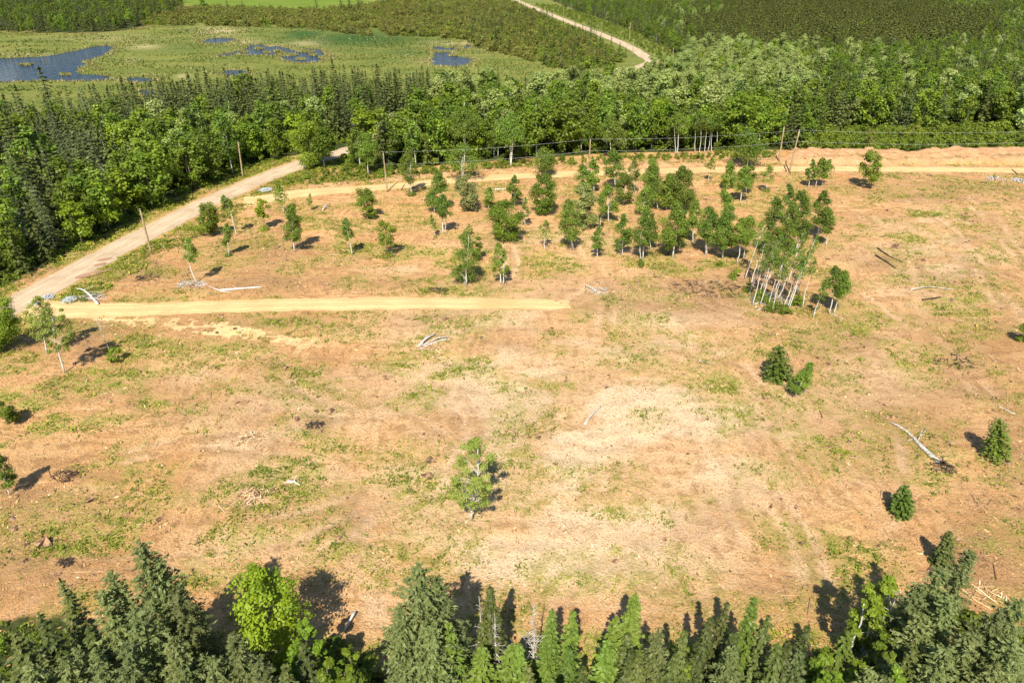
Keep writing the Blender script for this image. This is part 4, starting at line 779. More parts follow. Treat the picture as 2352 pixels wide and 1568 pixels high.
TREES = [
 ('birch', 543, 542, 514, 446, 22, 'thin leaning birch with one tight tuft of leaves at its tip beside the gravel road', dict(cb=.60, tr=.018)),
 ('bush', 478, 542, 476, 464, 48, 'bushy dark green maple clump beside the gravel road bend', {}),
 ('birch', 525, 588, 520, 513, 24, 'short upright birch with a small bush at its foot', dict(base_bush=.7, cb=.28)),
 ('lime', 607, 529, 600, 457, 38, 'light green young maple with leafy suckers at its foot', dict(cb=.45, base_bush=1.2)),
 ('birch', 652, 489, 636, 424, 28, 'sparse birch leaning over the start of the upper dirt track', dict(cb=.35, sparse=.6)),
 ('birch', 676, 579, 669, 468, 44, 'full birch with a white stem casting a broad shadow to its side', dict(cb=.2)),
 ('sapling', 710, 484, 712, 444, 14, 'tiny wispy sapling just below the upper dirt track', {}),
 ('birch', 809, 586, 792, 502, 25, 'narrow leaning birch alone in the middle of the western clearing', dict(cb=.40)),
 ('bush', 847, 502, 836, 433, 46, 'dark glossy tall bush in front of the upper dirt track', dict(cb=.06)),
 ('maple', 891, 590, 884, 507, 52, 'open crowned maple with a dense bush at its foot', dict(cb=.4, base_bush=1.5, sparse=.7)),
 ('birch', 945, 449, 940, 340, 38, 'thin tall birch with a low bush at its foot by the upper track', dict(cb=.25, base_bush=1.2, sparse=.55)),
 ('birch', 451, 651, 431, 545, 28, 'tall thin birch with a bare lower stem above the brushwood heap', dict(cb=.45, sparse=.75)),
 ('birch', 997, 488, 1008, 396, 44, 'wide dark birch behind the twin stemmed birch', dict(cb=.15)),
 ('birch', 1022, 537, 1017, 444, 38, 'twin stemmed white birch with a dark crown held high', dict(cb=.4, stems=2, tr=.024)),
 ('sapling', 1001, 545, 991, 490, 14, 'thin pale birch sapling with a tuft at its foot', dict(base_bush=.5)),
 ('willow', 1074, 486, 1069, 402, 62, 'rounded grey green willow beside the upper track', dict(cb=.12, stems=3)),
 ('birch', 1062, 418, 1062, 330, 72, 'open grey green birch with white forking stems behind the willow', dict(cb=.35, stems=3, sparse=.55)),
 ('birch', 1122, 481, 1125, 428, 26, 'small birch standing behind the bright maple', dict(cb=.12)),
 ('birch', 1183, 474, 1181, 402, 32, 'slim birch between the two dense maples', dict(cb=.15)),
 ('maple', 1167, 553, 1156, 462, 86, 'broad bright green maple with a spreading round crown in the middle clearing', dict(cb=.14, det=1.3)),
 ('sapling', 1206, 522, 1207, 452, 22, 'pale yellowish birch sapling beside the broad bright maple', {}),
 ('maple', 1247, 490, 1247, 402, 62, 'dense egg shaped maple close to the upper dirt track', dict(cb=.04, prof='column', det=1.3)),
 ('birch', 1253, 404, 1247, 338, 54, 'tall birch standing on the upper dirt track edge behind the egg shaped maple', dict(cb=.25)),
 ('sapling', 1251, 574, 1254, 505, 30, 'lone thin sapling with a round little crown and dark round shadow', dict(cb=.45)),
 ('poplar', 1351, 524, 1336, 422, 62, 'dense pale leaved poplar in the row of birches', dict(cb=.06, prof='column', det=1.3)),
 ('birch', 1316, 575, 1304, 456, 46, 'tall full birch standing before the pale leaved poplar', dict(cb=.22, stems=2)),
 ('birch', 1346, 440, 1337, 376, 34, 'small dark birch behind the pale leaved poplar', dict(cb=.1)),
 ('birch', 1364, 442, 1362, 364, 32, 'narrow birch in front of the cable pole', dict(cb=.2)),
 ('birch', 1397, 512, 1398, 421, 42, 'light green birch standing east of the pale leaved poplar', dict(cb=.2)),
 ('sapling', 1378, 530, 1383, 466, 20, 'very thin birch stem beside the light green birch', dict(cb=.55)),
 ('birch', 1372, 594, 1376, 514, 27, 'slim lone birch with a round shadow in the open row', dict(cb=.28, sparse=.8)),
 ('birch', 1429, 587, 1434, 491, 35, 'cone shaped lone birch with a white foot in the open row', dict(cb=.2)),
 ('birch', 1432, 470, 1437, 398, 42, 'oval birch standing alone behind the cone shaped birch', dict(cb=.18)),
 ('birch', 1414, 438, 1409, 343, 42, 'tall back row birch close to the upper track', dict(cb=.3)),
 ('birch', 1458, 446, 1457, 364, 32, 'twin white stemmed thin birch in the back row', dict(cb=.35, stems=2, sparse=.5)),
 ('birch', 1511, 481, 1498, 366, 54, 'big dark birch of the back row with a bare foot', dict(cb=.2, det=1.2)),
 ('birch', 1478, 494, 1485, 430, 37, 'rounded birch in front of the big dark back row birch', dict(cb=.08)),
 ('birch', 1473, 597, 1484, 484, 42, 'forked white birch with a little round bush before it', dict(cb=.3, stems=2)),
 ('birch', 1494, 572, 1500, 490, 30, 'second stem birch close behind the forked white birch', dict(cb=.25)),
 ('birch', 1530, 482, 1542, 398, 44, 'wide birch at the western side of the biggest birch clump', dict(cb=.1)),
 ('birch', 1563, 482, 1570, 379, 60, 'tallest dark birch of the back clump below the upper track', dict(cb=.08, det=1.3)),
 ('birch', 1545, 593, 1552, 458, 58, 'large dense birch dark at the foot in the front row', dict(cb=.15, det=1.3)),
 ('birch', 1560, 576, 1572, 480, 36, 'birch with a slanting stem beside the large dense birch', dict(cb=.3)),
 ('birch', 1591, 562, 1601, 457, 31, 'slender straight birch between two dense clumps', dict(cb=.35)),
 ('birch', 1622, 586, 1632, 474, 48, 'many stemmed birch at the edge of the dense front clump', dict(cb=.28, stems=3)),
 ('birch', 1670, 536, 1664, 430, 36, 'tall spire shaped birch rising behind the front clump', dict(cb=.08)),
 ('birch', 1659, 594, 1667, 480, 50, 'dense leafy birch with a tiny shrub at its foot', dict(cb=.2, det=1.2)),
 ('birch', 1692, 605, 1705, 500, 38, 'birch with a long white stem beside the leaning grove', dict(cb=.38)),
 ('birch', 1707, 600, 1724, 494, 44, 'round headed birch next to the leaning grove', dict(cb=.38)),
 ('birch', 1771, 597, 1786, 450, 44, 'tall birch at the western side of the clump above the leaning grove', dict(cb=.3)),
 ('birch', 1810, 518, 1814, 417, 28, 'pointed birch sticking up highest behind the clump above the grove', dict(cb=.15)),
 ('birch', 1828, 587, 1846, 437, 50, 'broad birch at the eastern side of the clump above the grove', dict(cb=.22, det=1.2)),
 ('birch', 1793, 625, 1812, 500, 42, 'long stemmed birch in the middle of the clump above the grove', dict(cb=.4)),
 ('birch', 1878, 544, 1896, 436, 46, 'upright birch standing apart east of the grove', dict(cb=.25)),
 ('birch', 1898, 565, 1909, 487, 34, 'smaller birch with a curved foot in front of the upright one', dict(cb=.35)),
 ('birch', 1868, 730, 1897, 650, 22, 'thin leaning stem with few leaves at the south end of the grove', dict(cb=.5, sparse=.5)),
 ('birch', 1904, 721, 1924, 612, 44, 'wind combed birch at the southeast corner of the grove', dict(cb=.40)),
 ('birch', 1915, 721, 1942, 620, 38, 'slanting birch touching the wind combed one', dict(cb=.40)),
 ('sapling', 1627, 418, 1637, 362, 26, 'thin pale sapling in front of the upper track with a dark patch below', dict(cb=.5)),
 ('birch', 1700, 465, 1716, 380, 42, 'forked leaning birch in the pair below the twin poles', dict(cb=.35)),
 ('birch', 1714, 449, 1727, 378, 26, 'thin birch standing close behind the forked leaning birch', dict(cb=.4)),
 ('birch', 1671, 434, 1681, 369, 36, 'dark bushy birch at the west of the pair below the twin poles', dict(cb=.1)),
 ('sapling', 1760, 440, 1768, 377, 34, 'airy yellow green sapling with a low bush at its foot', dict(cb=.35, base_bush=1.0)),
 ('birch', 1857, 430, 1869, 364, 20, 'narrow wind bent birch west in the group of three by the upper track', dict(cb=.25)),
 ('birch', 1873, 430, 1892, 362, 34, 'wind bent birch in the middle of the group of three by the upper track', dict(cb=.3)),
 ('birch', 1887, 427, 1906, 365, 30, 'wind bent birch east in the group of three by the upper track', dict(cb=.3)),
 ('maple', 1999, 434, 2004, 346, 56, 'lone round maple with a pale trunk close to the upper track', dict(cb=.26)),
 ('birch', 1716, 386, 1717, 298, 72, 'big olive birch with a wide crown across the upper track', dict(cb=.25)),
 ('birch', 1067, 655, 1067, 528, 56, 'feathery tall birch above the dead end of the lower track', dict(cb=.06, sparse=.6, stems=2)),
 ('bush', 1092, 600, 1096, 543, 28, 'bright leafy bush tight behind the feathery tall birch', dict(cb=.1)),
 ('birch', 1153, 652, 1146, 556, 38, 'birch with a thick forked white trunk above the lower track', dict(cb=.25, stems=2, tr=.032, sparse=.8)),
 ('sapling', 1077, 540, 1078, 516, 16, 'little round sapling behind the feathery tall birch', {}),
 ('maple', 1083, 1194, 1088, 1012, 126, 'large open crowned tree standing alone in the near clearing', dict(cb=.20, sparse=.42, tr=.022, airy=1)),
 ('maple', 148, 856, 118, 702, 84, 'leaning thin crowned tree at the west end of the lower track', dict(cb=.38, sparse=.5, airy=1, tr=.020)),
 ('maple', 108, 812, 82, 680, 70, 'second leaning tree behind the thin crowned one near the junction', dict(cb=.40, sparse=.5, airy=1, tr=.020)),
 ('maple', 0, 806, -8, 690, 92, 'dense tree by the road junction at the edge of the view', dict(cb=.08, det=1.2)),
 ('dead', 252, 806, 219, 722, 30, 'bare white birch pole forked at the top with a bush at its foot', dict(nbr=7, start=.55, upward=1.1, tm='wbark', tr=.022)),
 ('shrub', 261, 832, 259, 800, 34, 'round green bush at the foot of the bare white pole', {}),
 ('bush', 18, 975, 6, 920, 50, 'small leafy bush west of the grassy patch', {}),
 ('birch', 22, 1136, -4, 1040, 44, 'small tree with a long shadow at the western edge', dict(cb=.2)),
 ('fir', 1786, 870, 1792, 795, 66, 'plump round fir standing alone in the eastern clearing', {}),
 ('birch', 1826, 911, 1862, 826, 40, 'low birch leaning hard over just below the plump fir', dict(cb=.12)),
 ('fir', 2287, 1053, 2302, 966, 56, 'ragged fir with a gap in its crown near the big white log', dict(cb=.1)),
 ('fir', 2068, 1178, 2080, 1114, 46, 'small bushy fir below the big white log', {}),
 ('spruce', 2160, 1296, 2181, 1218, 48, 'yellowish green spruce at the edge of the near wood', {}),
 ('bush', 2362, 790, 2368, 748, 50, 'dark low bush at the eastern edge of the clearing', {}),
 ('shrub', 1473, 612, 1473, 596, 18, 'tiny round bush before the forked white birch', {}),
 ('shrub', 1654, 610, 1654, 598, 16, 'tiny shrub before the dense leafy birch', {}),
 ('maple', 713, 384, 702, 282, 92, 'big round maple overhanging the gravel road', dict(cb=.12, det=1.2)),
 ('maple', 745, 388, 742, 288, 56, 'yellow green maple behind the big one over the gravel road', dict(cb=.3)),
 ('birch', 846, 404, 838, 306, 44, 'white stemmed birch at the bank west of the cable pole', dict(cb=.35)),
 ('birch', 1172, 382, 1172, 262, 64, 'tall birch with a bright white forked trunk at the wood edge', dict(cb=.48, stems=2, tr=.028)),
 ('birch', 1066, 376, 1064, 250, 66, 'tall birch with white upper forks behind the open poplar', dict(cb=.50, stems=2, tr=.026)),
 ('birch', 1402, 362, 1400, 268, 56, 'birch with one straight white trunk behind the cables', dict(cb=.42, tr=.024)),
 ('birch', 1556, 356, 1560, 262, 44, 'forked white birch at the dark wood edge', dict(cb=.55, stems=2)),
]
for k_, (bx, by) in enumerate([(1596, 352), (1606, 355), (1618, 353), (1626, 350), (1634, 351), (1646, 346)]):
    TREES.append(('birch', bx, by, bx + 4, 265, 30, 'bare stemmed white birch in a row along the wood edge', dict(cb=.62, group='white stems at the dark wood edge', tr=.016)))
for t_ in TREES: single(*t_[:7], **t_[7])
# the grove of thin leaning birches
GROVE = [(1711, 642), (1728, 702), (1745, 702), (1763, 710), (1799, 706), (1806, 717), (1812, 709), (1843, 706), (1721, 675), (1740, 687), (1776, 684), (1793, 670), (1724, 660), (1752, 668), (1765, 650), (1785, 690), (1818, 690), (1830, 672), (1808, 655), (1738, 655), (1772, 716)]
WHICH = ['at its northwest corner', 'first from the west in the front row', 'second from the west in the front row', 'third from the west in the front row', 'fourth from the west in the front row', 'with a thick foot in front', 'leaning most in front', 'standing last on the east of the front row', 'west of the fallen sticks', 'just behind the fallen sticks', 'in the dark middle', 'in the back middle',
         'bent at the western side', 'thin one in the western middle', 'thin one in the northern middle', 'second in the dark middle', 'behind the eastern front stems', 'on the eastern back side', 'among the northern bushes', 'behind the northwest corner', 'shortest in front beside the fallen stick']
rg = np.random.default_rng(4)
for (bx, by), w_ in zip(GROVE, WHICH):
    h_ = rg.uniform(104, 138)
    single('birch', bx, by, bx + h_ * rg.uniform(.24, .38), by - h_, rg.uniform(18, 27), ('thin grove birch ' + w_).replace('shortest in front beside the fallen stick', 'shortest in front'), cb=rg.uniform(.55, .68), group='leaning grove of thin birches', sparse=.36, tr=.0155)
for k_, (bx, by, w_, t_) in enumerate([(1775, 712, 46, 'under the front stems of the leaning grove'), (1803, 722, 30, 'at the feet of the thickest leaning birch'), (1716, 668, 26, 'at the western foot of the leaning grove'), (1750, 690, 50, 'in the shaded middle of the leaning grove'), (1690, 640, 36, 'in the shadow northwest of the grove'), (1830, 700, 40, 'under the eastern stems of the leaning grove')]):
    single('shrub', bx, by, bx + 4, by - 20, w_, 'low dark undergrowth bush ' + t_)

# ------------------------------------------------------------------ the near wood along the bottom of the picture: tip pixel, height in metres, crown width in pixels
def near_tree(kind, tx, ty, H, wpx, label, group=None, **kw):
    X0, Y0 = (float(v) for v in at(tx, ty, H)); z0 = gz1(X0, Y0); SEED[0] += 1; r = np.random.default_rng(SEED[0]); d = float(px(np.array([X0]), np.array([Y0]), H)[2][0]); Wd = wpx * d / FPX * {'larch': 1.5, 'spruce': 1.6, 'fir': 1.45}.get(kind, 1.05)
    tm, cm = 'sbark', kw.pop('cm', 'softlarch' if kind == 'larch' else kind)
    if kind in ('larch', 'spruce', 'fir'):
        p = dict(larch=dict(droop=.10, power=.52, ragged=.6, up=.12, dn=.42, nn=.7), spruce=dict(droop=.24, power=.92, ragged=.42, dn=.2), fir=dict(droop=.16, power=.88, ragged=.30, up=.10, dn=.2))[kind]
        T, C = conifer(r, H, Wd, kw.get('cb', .06), int(H * (2.1 if kind != 'larch' else 3.1)), 13 if kind != 'larch' else 15, int(np.clip(Wd * 2.1, 4, 10)), .42, .12 if kind == 'larch' else .17, lean=(r.normal() * .3 + .15, 0), **p)
    elif kind == 'dead':
        T, C = snag(r, H, kw.get('nbr', 50), Wd * .62, (r.normal() * .2, 0), .026, kw.get('start', .25), kw.get('upward', .1)); tm = cm = 'dead'
    else:
        vol = Wd * Wd * H; nl = int(np.clip(24 + vol / 7, 26, 90)); T, C = lobed(r, H, Wd * 1.05, kw.get('cb', .08), nl, None, 4.8, .22, kw.get('prof', 'maple'), .14, tr=.024, stems=kw.get('stems', 1)); tm = kw.get('tm', 'bark'); cm = {'bush': 'shrub'}.get(cm, cm)
    return tree_thing(NAME[kind], (X0, Y0, z0 - .05), label, CAT[kind], T, C, M[tm], M[cm], group, 'branches' if kind == 'dead' else 'crown')
NEAR = [
 ('lime', 583, 1322, 9.5, 196, 'bright yellow green round maple in the near wood', {}),
 ('larch', 302, 1242, 14.5, 120, 'tallest feathery larch rising above the near wood', {}),
 ('larch', 352, 1284, 13, 110, 'larch with a ragged split tip beside the tallest larch', {}),
 ('larch', 262, 1310, 12.5, 90, 'grey green larch on the shoulder of the tallest larch', {}),
 ('larch', 410, 1345, 12, 100, 'larch between the tallest larch and the bright maple', {}),
 ('larch', 232, 1352, 12, 90, 'larch with bare twigs west of the tallest larch', {}),
 ('spruce', 130, 1328, 9, 60, 'dark spruce standing out west of the tallest larches', {}),
 ('larch', 330, 1400, 12, 110, 'larch in front of the tallest larch', {}),
 ('larch', 530, 1452, 11, 90, 'grey larch covering the foot of the bright maple', {}),
 ('larch', 400, 1462, 11, 100, 'larch in the front row before the dark gap', {}),
 ('larch', 598, 1515, 10, 90, 'greyish larch below the bright maple', {}),
 ('larch', 268, 1478, 11, 100, 'broad larch in the front row below the tallest larch', {}),
 ('larch', 205, 1500, 10.5, 90, 'yellowish larch next to the broad front larch', {}),
 ('larch', 140, 1508, 10.5, 90, 'larch with an upright tip in the southwest corner row', {}),
 ('spruce', 78, 1404, 9, 70, 'mossy spruce at the western end of the near wood', {}),
 ('spruce', 22, 1440, 9, 90, 'dark spruce in the southwest corner', {}),
 ('spruce', 180, 1430, 9.5, 80, 'dark ragged spruce among the western larches', {}),
 ('larch', 60, 1520, 10, 100, 'larch filling the southwest corner', {}),
 ('larch', 480, 1512, 9.5, 80, 'low larch in front of the dark gap', {}),
 ('maple', 694, 1424, 7, 70, 'small green maple east of the bright maple', {}),
 ('maple', 668, 1478, 6, 90, 'rounded green maple under the bright maple', dict(cm='maple')),
 ('bush', 764, 1468, 4, 80, 'yellow green bush at the end of the near wood', {}),
 ('bush', 828, 1508, 3, 90, 'low wide bush beside the bluish larch', {}),
 ('bush', 720, 1520, 4, 90, 'low bush under the small green maple', {}),
 ('larch', 951, 1286, 13.5, 150, 'bluish larch with a sharp tip by the clearing', {}),
 ('larch', 1008, 1316, 12, 110, 'shorter second top joined to the bluish larch', {}),
 ('larch', 925, 1390, 10.5, 120, 'blue green larch low in front of the sharp tipped one', {}),
 ('larch', 985, 1430, 10, 90, 'blue green larch under the second top', {}),
 ('fir', 1041, 1422, 9, 62, 'yellow green fir tucked against the bluish larch', {}),
 ('bush', 976, 1542, 3.5, 70, 'bright leafy bush at the foot of the bluish larch', {}),
 ('dead', 1093, 1366, 9, 46, 'thin dead stem with a green tuft beside it', dict(nbr=26, start=.3)),
 ('spruce', 1128, 1338, 10, 42, 'thin scraggy spruce next to the dead stem', dict(cb=.35)),
 ('dead', 1140, 1400, 8, 50, 'grey leafless tree before the thin scraggy spruce', dict(nbr=60)),
 ('dead', 1227, 1384, 8, 76, 'bleached dead tree with spreading twisted branches', dict(nbr=64, start=.3, upward=.35)),
 ('dead', 1148, 1520, 4, 56, 'broken bleached stump with sharp branches', dict(nbr=30)),
 ('spruce', 1107, 1416, 7.5, 40, 'blue green spruce in front of the dead stem', {}),
 ('fir', 1261, 1394, 9, 48, 'narrow green fir beside the bleached dead tree', {}),
 ('fir', 1311, 1400, 8.5, 58, 'light green fir with a broad skirt', {}),
 ('fir', 1454, 1362, 10.5, 78, 'tall light green fir with a pointed tip', {}),
 ('fir', 1184, 1472, 7, 70, 'bushy green fir in front of the bleached dead tree', {}),
 ('spruce', 1232, 1524, 7, 48, 'small bluish spruce at the bottom edge', {}),
 ('spruce', 1327, 1530, 7, 50, 'small bluish spruce below the light green fir', {}),
 ('fir', 1385, 1470, 7, 60, 'fir between the two light green firs', {}),
 ('fir', 1400, 1416, 7.5, 44, 'low green fir at the side of the pointed fir', {}),
 ('spruce', 1451, 1454, 8, 46, 'bluish spruce right before the pointed fir', {}),
 ('spruce', 1437, 1492, 8, 40, 'thin brownish spruce before the pointed fir', {}),
 ('spruce', 1470, 1490, 8.5, 40, 'olive spruce with a dark shadow beside it', {}),
 ('larch', 1512, 1446, 9, 60, 'brownish larch east of the pointed fir', {}),
 ('spruce', 1564, 1446, 9, 56, 'dark spruce in the middle of the near row', {}),
 ('spruce', 1538, 1500, 8, 60, 'spruce at the bottom edge of the near row', {}),
 ('spruce', 1616, 1416, 9, 46, 'bright tipped spruce of the near row', {}),
 ('spruce', 1664, 1384, 9.5, 44, 'slim spruce reaching into the clearing', {}),
 ('fir', 1745, 1374, 10.5, 62, 'dark pointed fir standing highest in its row', {}),
 ('spruce', 1760, 1414, 9.5, 66, 'mottled spruce covering the foot of the dark pointed fir', {}),
 ('spruce', 1702, 1450, 9, 70, 'broad spruce in front of the slim one', {}),
 ('larch', 1650, 1490, 8.5, 70, 'yellowish larch at the bottom of the near row', {}),
 ('spruce', 1800, 1480, 9, 70, 'olive spruce below the mottled one', {}),
 ('spruce', 1852, 1436, 9.5, 54, 'spruce with a black shadow beside its tip', {}),
 ('larch', 1830, 1500, 8.5, 70, 'larch under the spruce with the black shadow', {}),
 ('fir', 1948, 1448, 9, 80, 'bright green fir near the eastern thicket', {}),
 ('maple', 1900, 1500, 7, 100, 'light green maple at the foot of the bright fir', {}),
 ('maple', 1975, 1520, 7, 90, 'light maple at the bottom edge below the bright fir', {}),
 ('poplar', 2040, 1326, 10, 100, 'leafy poplar with pale stems at the corner of the thicket', dict(stems=4, cm='maple', tm='wbark', cb=.2)),
 ('bush', 1990, 1424, 3.5, 80, 'rounded low bush in the shade of the thicket corner', {}),
 ('larch', 2102, 1340, 11, 90, 'larch behind the leafy poplar', {}),
 ('larch', 2168, 1302, 11.5, 90, 'larch below the yellowish spruce', {}),
 ('larch', 2222, 1262, 12.5, 90, 'tall wispy larch leaning toward the edge', {}),
 ('larch', 2190, 1370, 11, 100, 'dense larch in the eastern thicket', {}),
 ('larch', 2120, 1410, 10.5, 100, 'larch in the heart of the eastern thicket', {}),
 ('maple', 2060, 1440, 8, 100, 'dark round maple in the eastern thicket', {}),
 ('spruce', 2090, 1490, 9, 100, 'blue grey spruce in the eastern thicket', {}),
 ('larch', 2338, 1378, 12, 110, 'larch at the eastern edge of the view', {}),
 ('larch', 2286, 1404, 11.5, 100, 'larch beside the one at the eastern edge', {}),
 ('larch', 2240, 1450, 11, 110, 'grey green larch in the southeast corner row', {}),
 ('larch', 2320, 1470, 11, 120, 'wide larch in the southeast corner', {}),
 ('larch', 2170, 1490, 10.5, 110, 'larch next to the blue grey spruce', {}),
 ('larch', 2270, 1530, 10, 120, 'larch at the bottom of the southeast corner', {}),
]
for t_ in NEAR: near_tree(*t_[:6], **t_[6])
# the same wood carries on below the bottom edge
rg = np.random.default_rng(77); UND = [('larch', (0, 560), 40), ('spruce', (0, 700), 14), ('fir', (1000, 1500), 14), ('spruce', (1200, 1950), 8), ('bush', (1000, 1900), 16), ('larch', (1980, 2380), 40), ('maple', (1850, 2150), 8), ('maple', (640, 900), 8)]
SIDE = dict(bush='low leafy bush filling in the near wood along the bottom edge', larch='feathery larch filling in the near wood along the bottom edge', spruce='dark spruce filling in the near wood along the bottom edge', fir='green fir filling in the near wood along the bottom edge', maple='green maple filling in the near wood along the bottom edge')
for kind, (a_, b_), n_ in UND:
    for i_ in range(n_):
        x_ = rg.uniform(a_, b_); y_ = rg.uniform(1470, 1640)
        if kind == 'spruce' and x_ < 700 and y_ < 1430: continue
        near_tree(kind, x_, y_, rg.uniform(4.5, 9.5) if kind != 'bush' else rg.uniform(2.5, 4.5), rg.uniform(55, 100), SIDE[kind], 'near wood ' + kind)

# ------------------------------------------------------------------ poles, cables, stakes
def pole(bx, by, tx, ty, r0, label, brk=True, name='utility_pole'):
    X0, Y0, z0, H, lx, m = spot(bx, by, tx, ty); e = empty(name, (X0, Y0, z0), label, 'utility pole', 'wooden cable poles')
    T = MB(); z = np.linspace(-.3, H, 9); V, F = tube(np.stack([lx * z / H, z * 0, z], 1), r0 * (1.12 - .35 * z / H), 10); T.add(V, F, 0, .5, True); obj('shaft', T.mesh('pole_shaft', [M['pole']]), e)
    if brk:
        for k, zz in enumerate((H - .18, H - 2.4)):
            I_ = MB(); p = np.array([lx * zz / H, -.10, zz])
            if k == 0: p = np.array([lx, 0, H])
            V, F = tube(p + np.array([[0, 0, 0], [0, 0, .10], [0, 0, .13], [0, 0, .26], [0, 0, .30]]), [.035, .04, .09, .09, .03], 8); I_.add(V, F, 0, .5, True); obj('insulator', I_.mesh('insulator', [M['ceramic']]), e)
    return np.array([X0 + lx, Y0, z0 + H]), np.array([X0 + lx * (H - 2.4) / H, Y0 - .1, z0 + H - 2.3]), e
P1 = pole(347, 580, 322, 483, .17, 'wooden cable pole nearest the viewer beside the gravel road')
P2 = pole(558, 406, 547, 328, .16, 'wooden pole on the far side of the gravel road below the wood')
P3 = pole(890, 441, 880, 352, .15, 'pale wooden pole west on the upper dirt track')
P4 = pole(1351, 412, 1356, 322, .15, 'wooden pole rising among the birches in the cable line')
P5 = pole(1789, 369, 1801, 293, .16, 'dark upright pole behind the leaning one on the upper track')
P6 = pole(1813, 395, 1836, 301, .17, 'leaning pale pole with the cable turning point on the upper track')
for bx, by, tx, ty, lab in [(1293, 52, 1295, 15, 'thin distant pole where the far road leaves the wood'), (1381, 92, 1383, 51, 'thin distant pole halfway down the far road'), (1445, 96, 1448, 53, 'thin distant pole against the dark spruces past the far road'), (1452, 128, 1455, 99, 'short distant pole at the lower end of the far road'), (1545, 146, 1547, 110, 'distant pole at the edge of the pale grove by the far road'), (1218, 26, 1219, -6, 'farthest pole at the top of the far road')]:
    pole(bx, by, tx, ty, .16, lab, False)
def cable(pts, label):
    mb = MB()
    for a, b in zip(pts[:-1], pts[1:]):
        t = np.linspace(0, 1, 14)[:, None]; q = a + (b - a) * t; q[:, 2] -= (np.linalg.norm(b - a) * .012 * 4 * t * (1 - t))[:, 0]
        V, F = tube(q, .0085, 4, False); mb.add(V, F, 0, .5, True)
    return tag(obj('overhead_cable', mb.mesh('overhead_cable', [M['wire']])), label, 'cable', 'overhead cables of the pole line')
up = [P3[0], P4[0], P6[0], P6[0] + np.array([62, 1.5, -.2])]; dn = [P3[1], P4[1], P6[1], P6[1] + np.array([62, 1.5, -.2])]
up = [p + np.array([0, 0, .2]) for p in up]
cable(up, 'upper overhead cable strung from pole top to pole top'); cable(dn, 'lower overhead cable slung below the pole tops')
def rod(name, x1, y1, h1, x2, y2, h2, r, mat, label, cat):
    a = at(x1, y1); b = at(x2, y2); A_ = np.array([a[0], a[1], gz1(*map(float, a)) + h1]); 
    if h2 is None:                                          # an upright rod seen from base to tip
        X0, Y0, z0, H, lx, m = spot(x1, y1, x2, y2); A_ = np.array([X0, Y0, z0 - .2]); B_ = np.array([X0 + lx, Y0, z0 + H])
    else: B_ = np.array([b[0], b[1], gz1(*map(float, b)) + h2])
    mb = MB(); t = np.linspace(0, 1, 6)[:, None]; V, F = tube(A_ + (B_ - A_) * t, r * np.linspace(1, .75, 6), 6); mb.add(V, F, 0, .5, True)
    return tag(obj(name, mb.mesh(name, [M[mat]])), label, cat)
rod('survey_stake', 879, 468, 0, 879, 448, None, .05, 'stake', 'yellow new wooden stake in front of the pale pole', 'stake')
rod('wooden_post', 920, 437, 0, 929, 424, None, .13, 'rot', 'short dark slanting post beside the pale pole', 'post')
rod('wooden_post', 1808, 394, 0, 1800, 379, None, .16, 'rot', 'dark bent stub at the foot of the leaning pole', 'post')
rod('wooden_post', 2341, 401, 0, 2324, 389, None, .14, 'rot', 'dark slanting stub on the far east of the upper track', 'post')
rod('survey_stake', 385, 581, 0, 374, 564, None, .05, 'stake', 'leaning yellow plank beside the nearest cable pole', 'stake')

# ------------------------------------------------------------------ logs and fallen trunks
def log(pts, r0, r1, mat, label, branches=(), roots=0, h=None, name='fallen_log', group=None):
    r = np.random.default_rng(sum(map(ord, label)))
    def g3(p, rr): X0, Y0 = (float(v) for v in at(p[0], p[1])); return np.array([X0, Y0, gz1(X0, Y0) + rr * .8 + (p[2] if len(p) > 2 else 0)])
    n = len(pts); P = np.array([g3(p, r0 + (r1 - r0) * i / (n - 1)) for i, p in enumerate(pts)])
    S = smooth_line(P, .5) if n > 2 else P[0] + (P[-1] - P[0]) * np.linspace(0, 1, 8)[:, None]; S = S + r.normal(size=S.shape) * .02
    mb = MB(); V, F = tube(S, np.linspace(r0, r1, len(S)) * (1 + .12 * r.normal(size=len(S)).clip(-1, 1)), 8); mb.add(V, F, 0, .5, True)
    e = obj(name, mb.mesh(name, [M[mat]])); tag(e, label, 'log', group)
    for b in branches:
        Q = np.array([g3(p, .05) for p in b]); Q[0, 2] = np.interp(0, [0], [Q[0, 2]])
        b2 = MB(); S2 = Q[0] + (Q[-1] - Q[0]) * np.linspace(0, 1, 6)[:, None] if len(Q) == 2 else smooth_line(Q, .4)
        V, F = tube(S2, np.linspace(r0 * .5, .02, len(S2)), 5); b2.add(V, F, 0, .5, True); obj('branch', b2.mesh('branch', [M[mat]]), e)
    if roots:
        b2 = MB()
        for k in range(roots):
            d = sphere_dirs(r, 1)[0]; d[2] = abs(d[2]) * .7; q = S[-1] if r1 >= r0 else S[0]; L = r.uniform(.5, 1.3)
            V, F = tube(np.stack([q, q + d * L * .5 + np.array([0, 0, .1]), q + d * L]), [.09, .05, .015], 5); b2.add(V, F, 0, .5, True)
        obj('root_plate', b2.mesh('root_plate', [M['rot']]), e)
    return e
log([(2046, 968), (2075, 984), (2100, 1010), (2128, 1038), (2162, 1066)], .10, .25, 'dead', 'long bleached log with a root plate lying in the eastern clearing', [[(2106, 1018), (2114, 1000, .8)], [(2112, 1010, .5), (2126, 990, .3)], [(2098, 1008), (2082, 1012, .1)]], 16)
log([(172, 664), (192, 672, .5), (208, 684, .4), (226, 701, .1)], .06, .17, 'wbark', 'white branched trunk lying by the mouth of the lower track', [[(190, 671, .4), (222, 668, .9)], [(198, 676, .4), (238, 674, .2)], [(206, 682, .3), (228, 690, .2)]])
